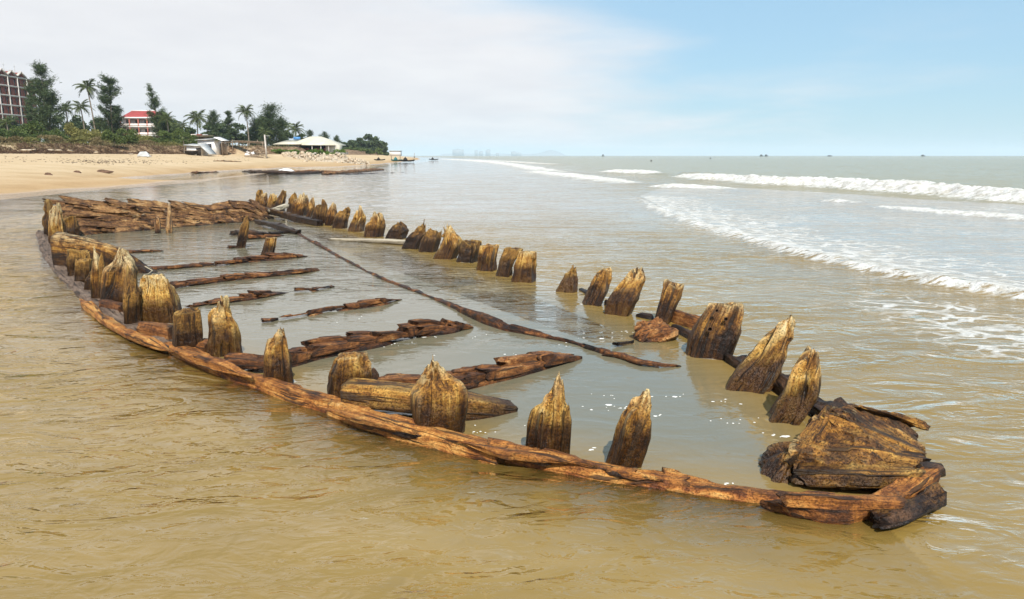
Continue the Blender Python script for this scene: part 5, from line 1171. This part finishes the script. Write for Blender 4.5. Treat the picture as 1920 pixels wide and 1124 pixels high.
# ------------------------------------------------------------------ boats
def basket(loc, r_, h_, mt, label, rz=0, group='round basket boats'):
    t = thing('basket_boat', loc, label, 'boat', group, rz); m = MB(); K = 20; a = np.linspace(0, 2 * np.pi, K, endpoint=False); prof = [(.35, 0), (.72, .18), (.93, .55), (1, 1), (.93, .97), (.84, .5), (.6, .2), (.01, .12)]
    v = np.concatenate([np.stack([np.cos(a) * r_ * f, np.sin(a) * r_ * f, np.full(K, z * h_)], 1) for f, z in prof]); m.add(v, ringquads(len(prof), K)); m.build('hull', M[mt], t)
    m = MB(); tube(m, np.stack([np.cos(np.append(a, a[:1])) * r_, np.sin(np.append(a, a[:1])) * r_, np.full(K + 1, h_)], 1), .05, 5); m.build('rim', M['stick' if mt == 'tar' else mt], t)
    part(B((0, 0, h_ * .7), (r_ * 1.75, .22, .05)), 'seat', 'stick', t)
    return t
p, q = onland(360, 291); basket(tuple(p), 1.05, .66, 'tar', 'black round basket boat on the sand below the shacks')
def prow(loc, L_, mt, label, rz, pole=False):
    t = thing('fishing_boat', loc, label, 'boat', 'boats far along the shore', rz); s = np.linspace(-1, 1, 15); K = 9; vs_ = []
    for q_ in s:
        wv_ = max(.03, (1 - abs(q_) ** 2.6)) * L_ * .24; sh = .46 + .22 * abs(q_) ** 3; a = np.linspace(-np.pi / 2, np.pi / 2, K)
        vs_.append(np.stack([np.full(K, q_ * L_ / 2), np.sin(a) * wv_, sh * L_ * .22 - np.cos(a) * (.30 + .12 * abs(q_)) * L_ * .22 * (1 - .4 * q_ * q_)], 1))
    m = MB(); v = np.concatenate(vs_); i = np.arange(14)[:, None] * K; j = np.arange(K - 1)[None]; qd = np.stack([i + j, i + j + 1, i + K + j + 1, i + K + j], -1).reshape(-1, 4); v2 = v * np.array((.96, .86, 1)) + (0, 0, .05)
    m.add(np.concatenate([v, v2]), np.concatenate([qd, qd[:, ::-1] + len(v)])); m.build('hull', M[mt], t)
    m = MB(); lump(m, [(-.3 * L_, -.3, 0), (.1 * L_, -.3, 0), (.1 * L_, .3, 0), (-.3 * L_, .3, 0), (-.1 * L_, 0, .3 * L_)], 2, .05, 1, 2); o = m.build('covered_net', M[mt], t); o.location = (0, 0, .08 * L_)
    if pole: m = MB(); tube(m, [(.42 * L_, 0, .1), (.5 * L_, 0, .55 * L_)], .05, 5); m.build('pole', M['stick'], t); part(B((.48 * L_, 0, .3 * L_), (.1, .5, .3)), 'flag', 'tar', t)
    return t
for u, v, Y, L_, mt, lb, rz, po in [(744, 301, 190, 4.0, 'teal', 'teal boat with a heaped net on the far waterline', .9, False), (763, 301.5, 188, 4.2, 'tar', 'dark boat with a leaning pole on the far waterline', .5, True), (813, 298.5, 260, 3.4, 'tar', 'small dark boat beyond the others on the far shore', .3, False), (712, 297.5, 170, 2.6, 'tar', 'small dark boat on sand at the end of the rocks', .4, False)]:
    x = xat(u, Y, .5); prow((x, Y, max(0, lz(x, Y)) + .05), L_, mt, lb, rz, po)
x = xat(742, 205, 1); t = thing('deck_house', (x, 205, max(0, lz(x, 205))), 'small white hut on posts behind the teal boat', 'hut'); part(B((0, 0, 1.9), (3.0, 2, 1.3)), 'wall', 'white', t); part(B((0, 0, 2.6), (3.4, 2.4, .14)), 'roof', 'tin', t)
for s_ in (-1.2, 1.2): m = MB(); tube(m, [(s_, 0, -.1), (s_, 0, 1.3)], .08, 5); part(m, 'post', 'stick', t)
for k, (u, L_, hh) in enumerate([(1428, 9, 3.0), (1437, 9, 3.2), (1556, 11, 1.4), (1731, 11, 2.6), (1131, 6, 3.4)]):
    Y = 1500.0; x = xat(u, Y, 1); t = thing('distant_boat', (x, Y, 0), ['left one of two tiny boats side by side on the horizon', 'right one of two tiny boats side by side on the horizon', 'flat tiny boat between the pair and the last on the horizon', 'rightmost tiny boat on the horizon', 'lone tiny boat near the middle of the horizon'][k], 'boat', 'boats on the horizon')
    m = MB(); lump(m, [(-L_ / 2, 0, 1.6), (L_ / 2, 0, 1.9), (-L_ * .4, 1, 0), (-L_ * .4, -1, 0), (L_ * .35, 1, 0), (L_ * .35, -1, 0), (-L_ * .3, -1.3, 1.2), (L_ * .2, 1.3, 1.2), (-L_ * .3, 1.3, 1.2), (L_ * .2, -1.3, 1.2)], 2, .02, k, 1); m.build('hull', M['tar'], t)
    part(B((-L_ * .12, 0, 1.2 + hh * .35), (L_ * .35, 1.8, hh * .8)), 'cabin', 'tar', t); m = MB(); tube(m, [(L_ * .15, 0, 1), (L_ * .15, 0, 1.6 + hh)], .12, 5); m.build('mast', M['tar'], t)
for k, (u, v) in enumerate([(1332, 298.5), (1221, 303)]):
    p = at(u, v); m = MB(); lump(m, [(-.2, -.2, -.2), (.2, -.2, -.2), (.2, .2, -.2), (-.2, .2, -.2), (0, 0, .55), (.18, 0, .35), (-.18, 0, .35)], 2, .02, k, 2); o = m.build('net_float', M['tar']); o.location = p; o.scale = (1.6 - k * .6,) * 3
    tag(o, ['dark float bobbing far out, right of the middle', 'tiny dark float closer in, left of the other'][k], 'float', 'net floats')
# ------------------------------------------------------------------ far shore and city
def farshore():
    rs = np.random.RandomState(2); m = MB(); n = 9000; Y = 420 + 5600 * rs.rand(n) ** 1.5; X = np.interp(Y, SY, SX) - 22 - rs.rand(n) * (12 + Y * .02); h = (3.5 + 3.5 * fbm(Y * .01, X * .01, 1, 3)) * (rs.rand(n) ** .5) + 1.5
    c = np.stack([X, Y, h], 1); e = rdir(rs, n); e2 = np.cross(e, rdir(rs, n)); s = rs.uniform(.8, 2.2, n) * (1 + Y / 3500); quads(m, c, e * s[:, None], e2 * s[:, None] * .6)
    tag(m.build('far_treeline', M['needle'], smooth=False), 'low hazy line of trees along the far shore', 'treeline', kind='stuff')
farshore()
YC = 8000.0
CITY = [(857, 280.5, 17), (866, 281.5, 7), (892, 282, 6), (901, 284, 8), (914, 281, 9), (932, 287, 6), (963, 284.5, 10), (972, 286.5, 12)]
CL = ['widest slab tower at the left of the hazy skyline', 'narrow step beside the widest skyline slab', 'slim tower left in the middle trio of the skyline', 'short tower between two slim skyline towers', 'tallest slim tower of the middle skyline trio', 'stubby lone block right of the skyline trio', 'twin slab left of the last skyline block', 'last low slab of the hazy skyline']
for k, (u, v, wpx) in enumerate(CITY):
    x = xat(u, YC, 30); w_ = wpx * YC / F; h_ = atY(u, v, YC)[2]; t = thing('city_tower', (x, YC + k * 40, 0), CL[k], 'tower', 'hazy towers of the far city')
    part(B((0, 0, h_ / 2), (w_, 30, h_)), 'shaft', 'tower', t); part(B((w_ * .12, 0, h_ + h_ * .04), (w_ * .45, 20, h_ * .08)), 'roof_block', 'tower', t)
m = MB(); n = 60; xs = np.linspace(-900, 700, n); hz = 14 + 16 * fbm(xs * .006, 0, 3, 3) + 40 * np.exp(-((xs - 480) / 130) ** 2) * (.7 + .6 * fbm(xs * .02, 1, 1, 2))
hz *= sst(700, 560, xs) * sst(-900, -820, xs); v = np.concatenate([np.stack([xs, np.full(n, a), b], 1) for a, b in ((8700, 0 * hz - 2), (8900, hz * .7), (9100, hz), (9500, 0 * hz - 2))]); i = np.arange(3)[:, None] * n; j = np.arange(n - 1)[None]
m.add(v, np.stack([i + j, i + j + 1, i + n + j + 1, i + n + j], -1).reshape(-1, 4)); tag(m.build('far_hills', M['tower']), kind='structure')
# ------------------------------------------------------------------ the humid air
HAZE = .00015
m = MB(); box(m, (0, 0, 64), (31000, 31600, 132)); hm = bpy.data.materials.new('humid_air'); hm.use_nodes = True; ht = hm.node_tree; ht.nodes.clear()
ho = N(ht, 'ShaderNodeOutputMaterial'); hv = N(ht, 'ShaderNodeVolumePrincipled'); hv.inputs['Color'].default_value = (.72, .88, 1, 1); hv.inputs['Density'].default_value = HAZE; hv.inputs['Anisotropy'].default_value = 0
ht.links.new(hv.outputs[0], ho.inputs['Volume']); tag(m.build('haze', hm, smooth=False), 'thin pale sea haze filling the air over beach and water', 'haze', kind='stuff')
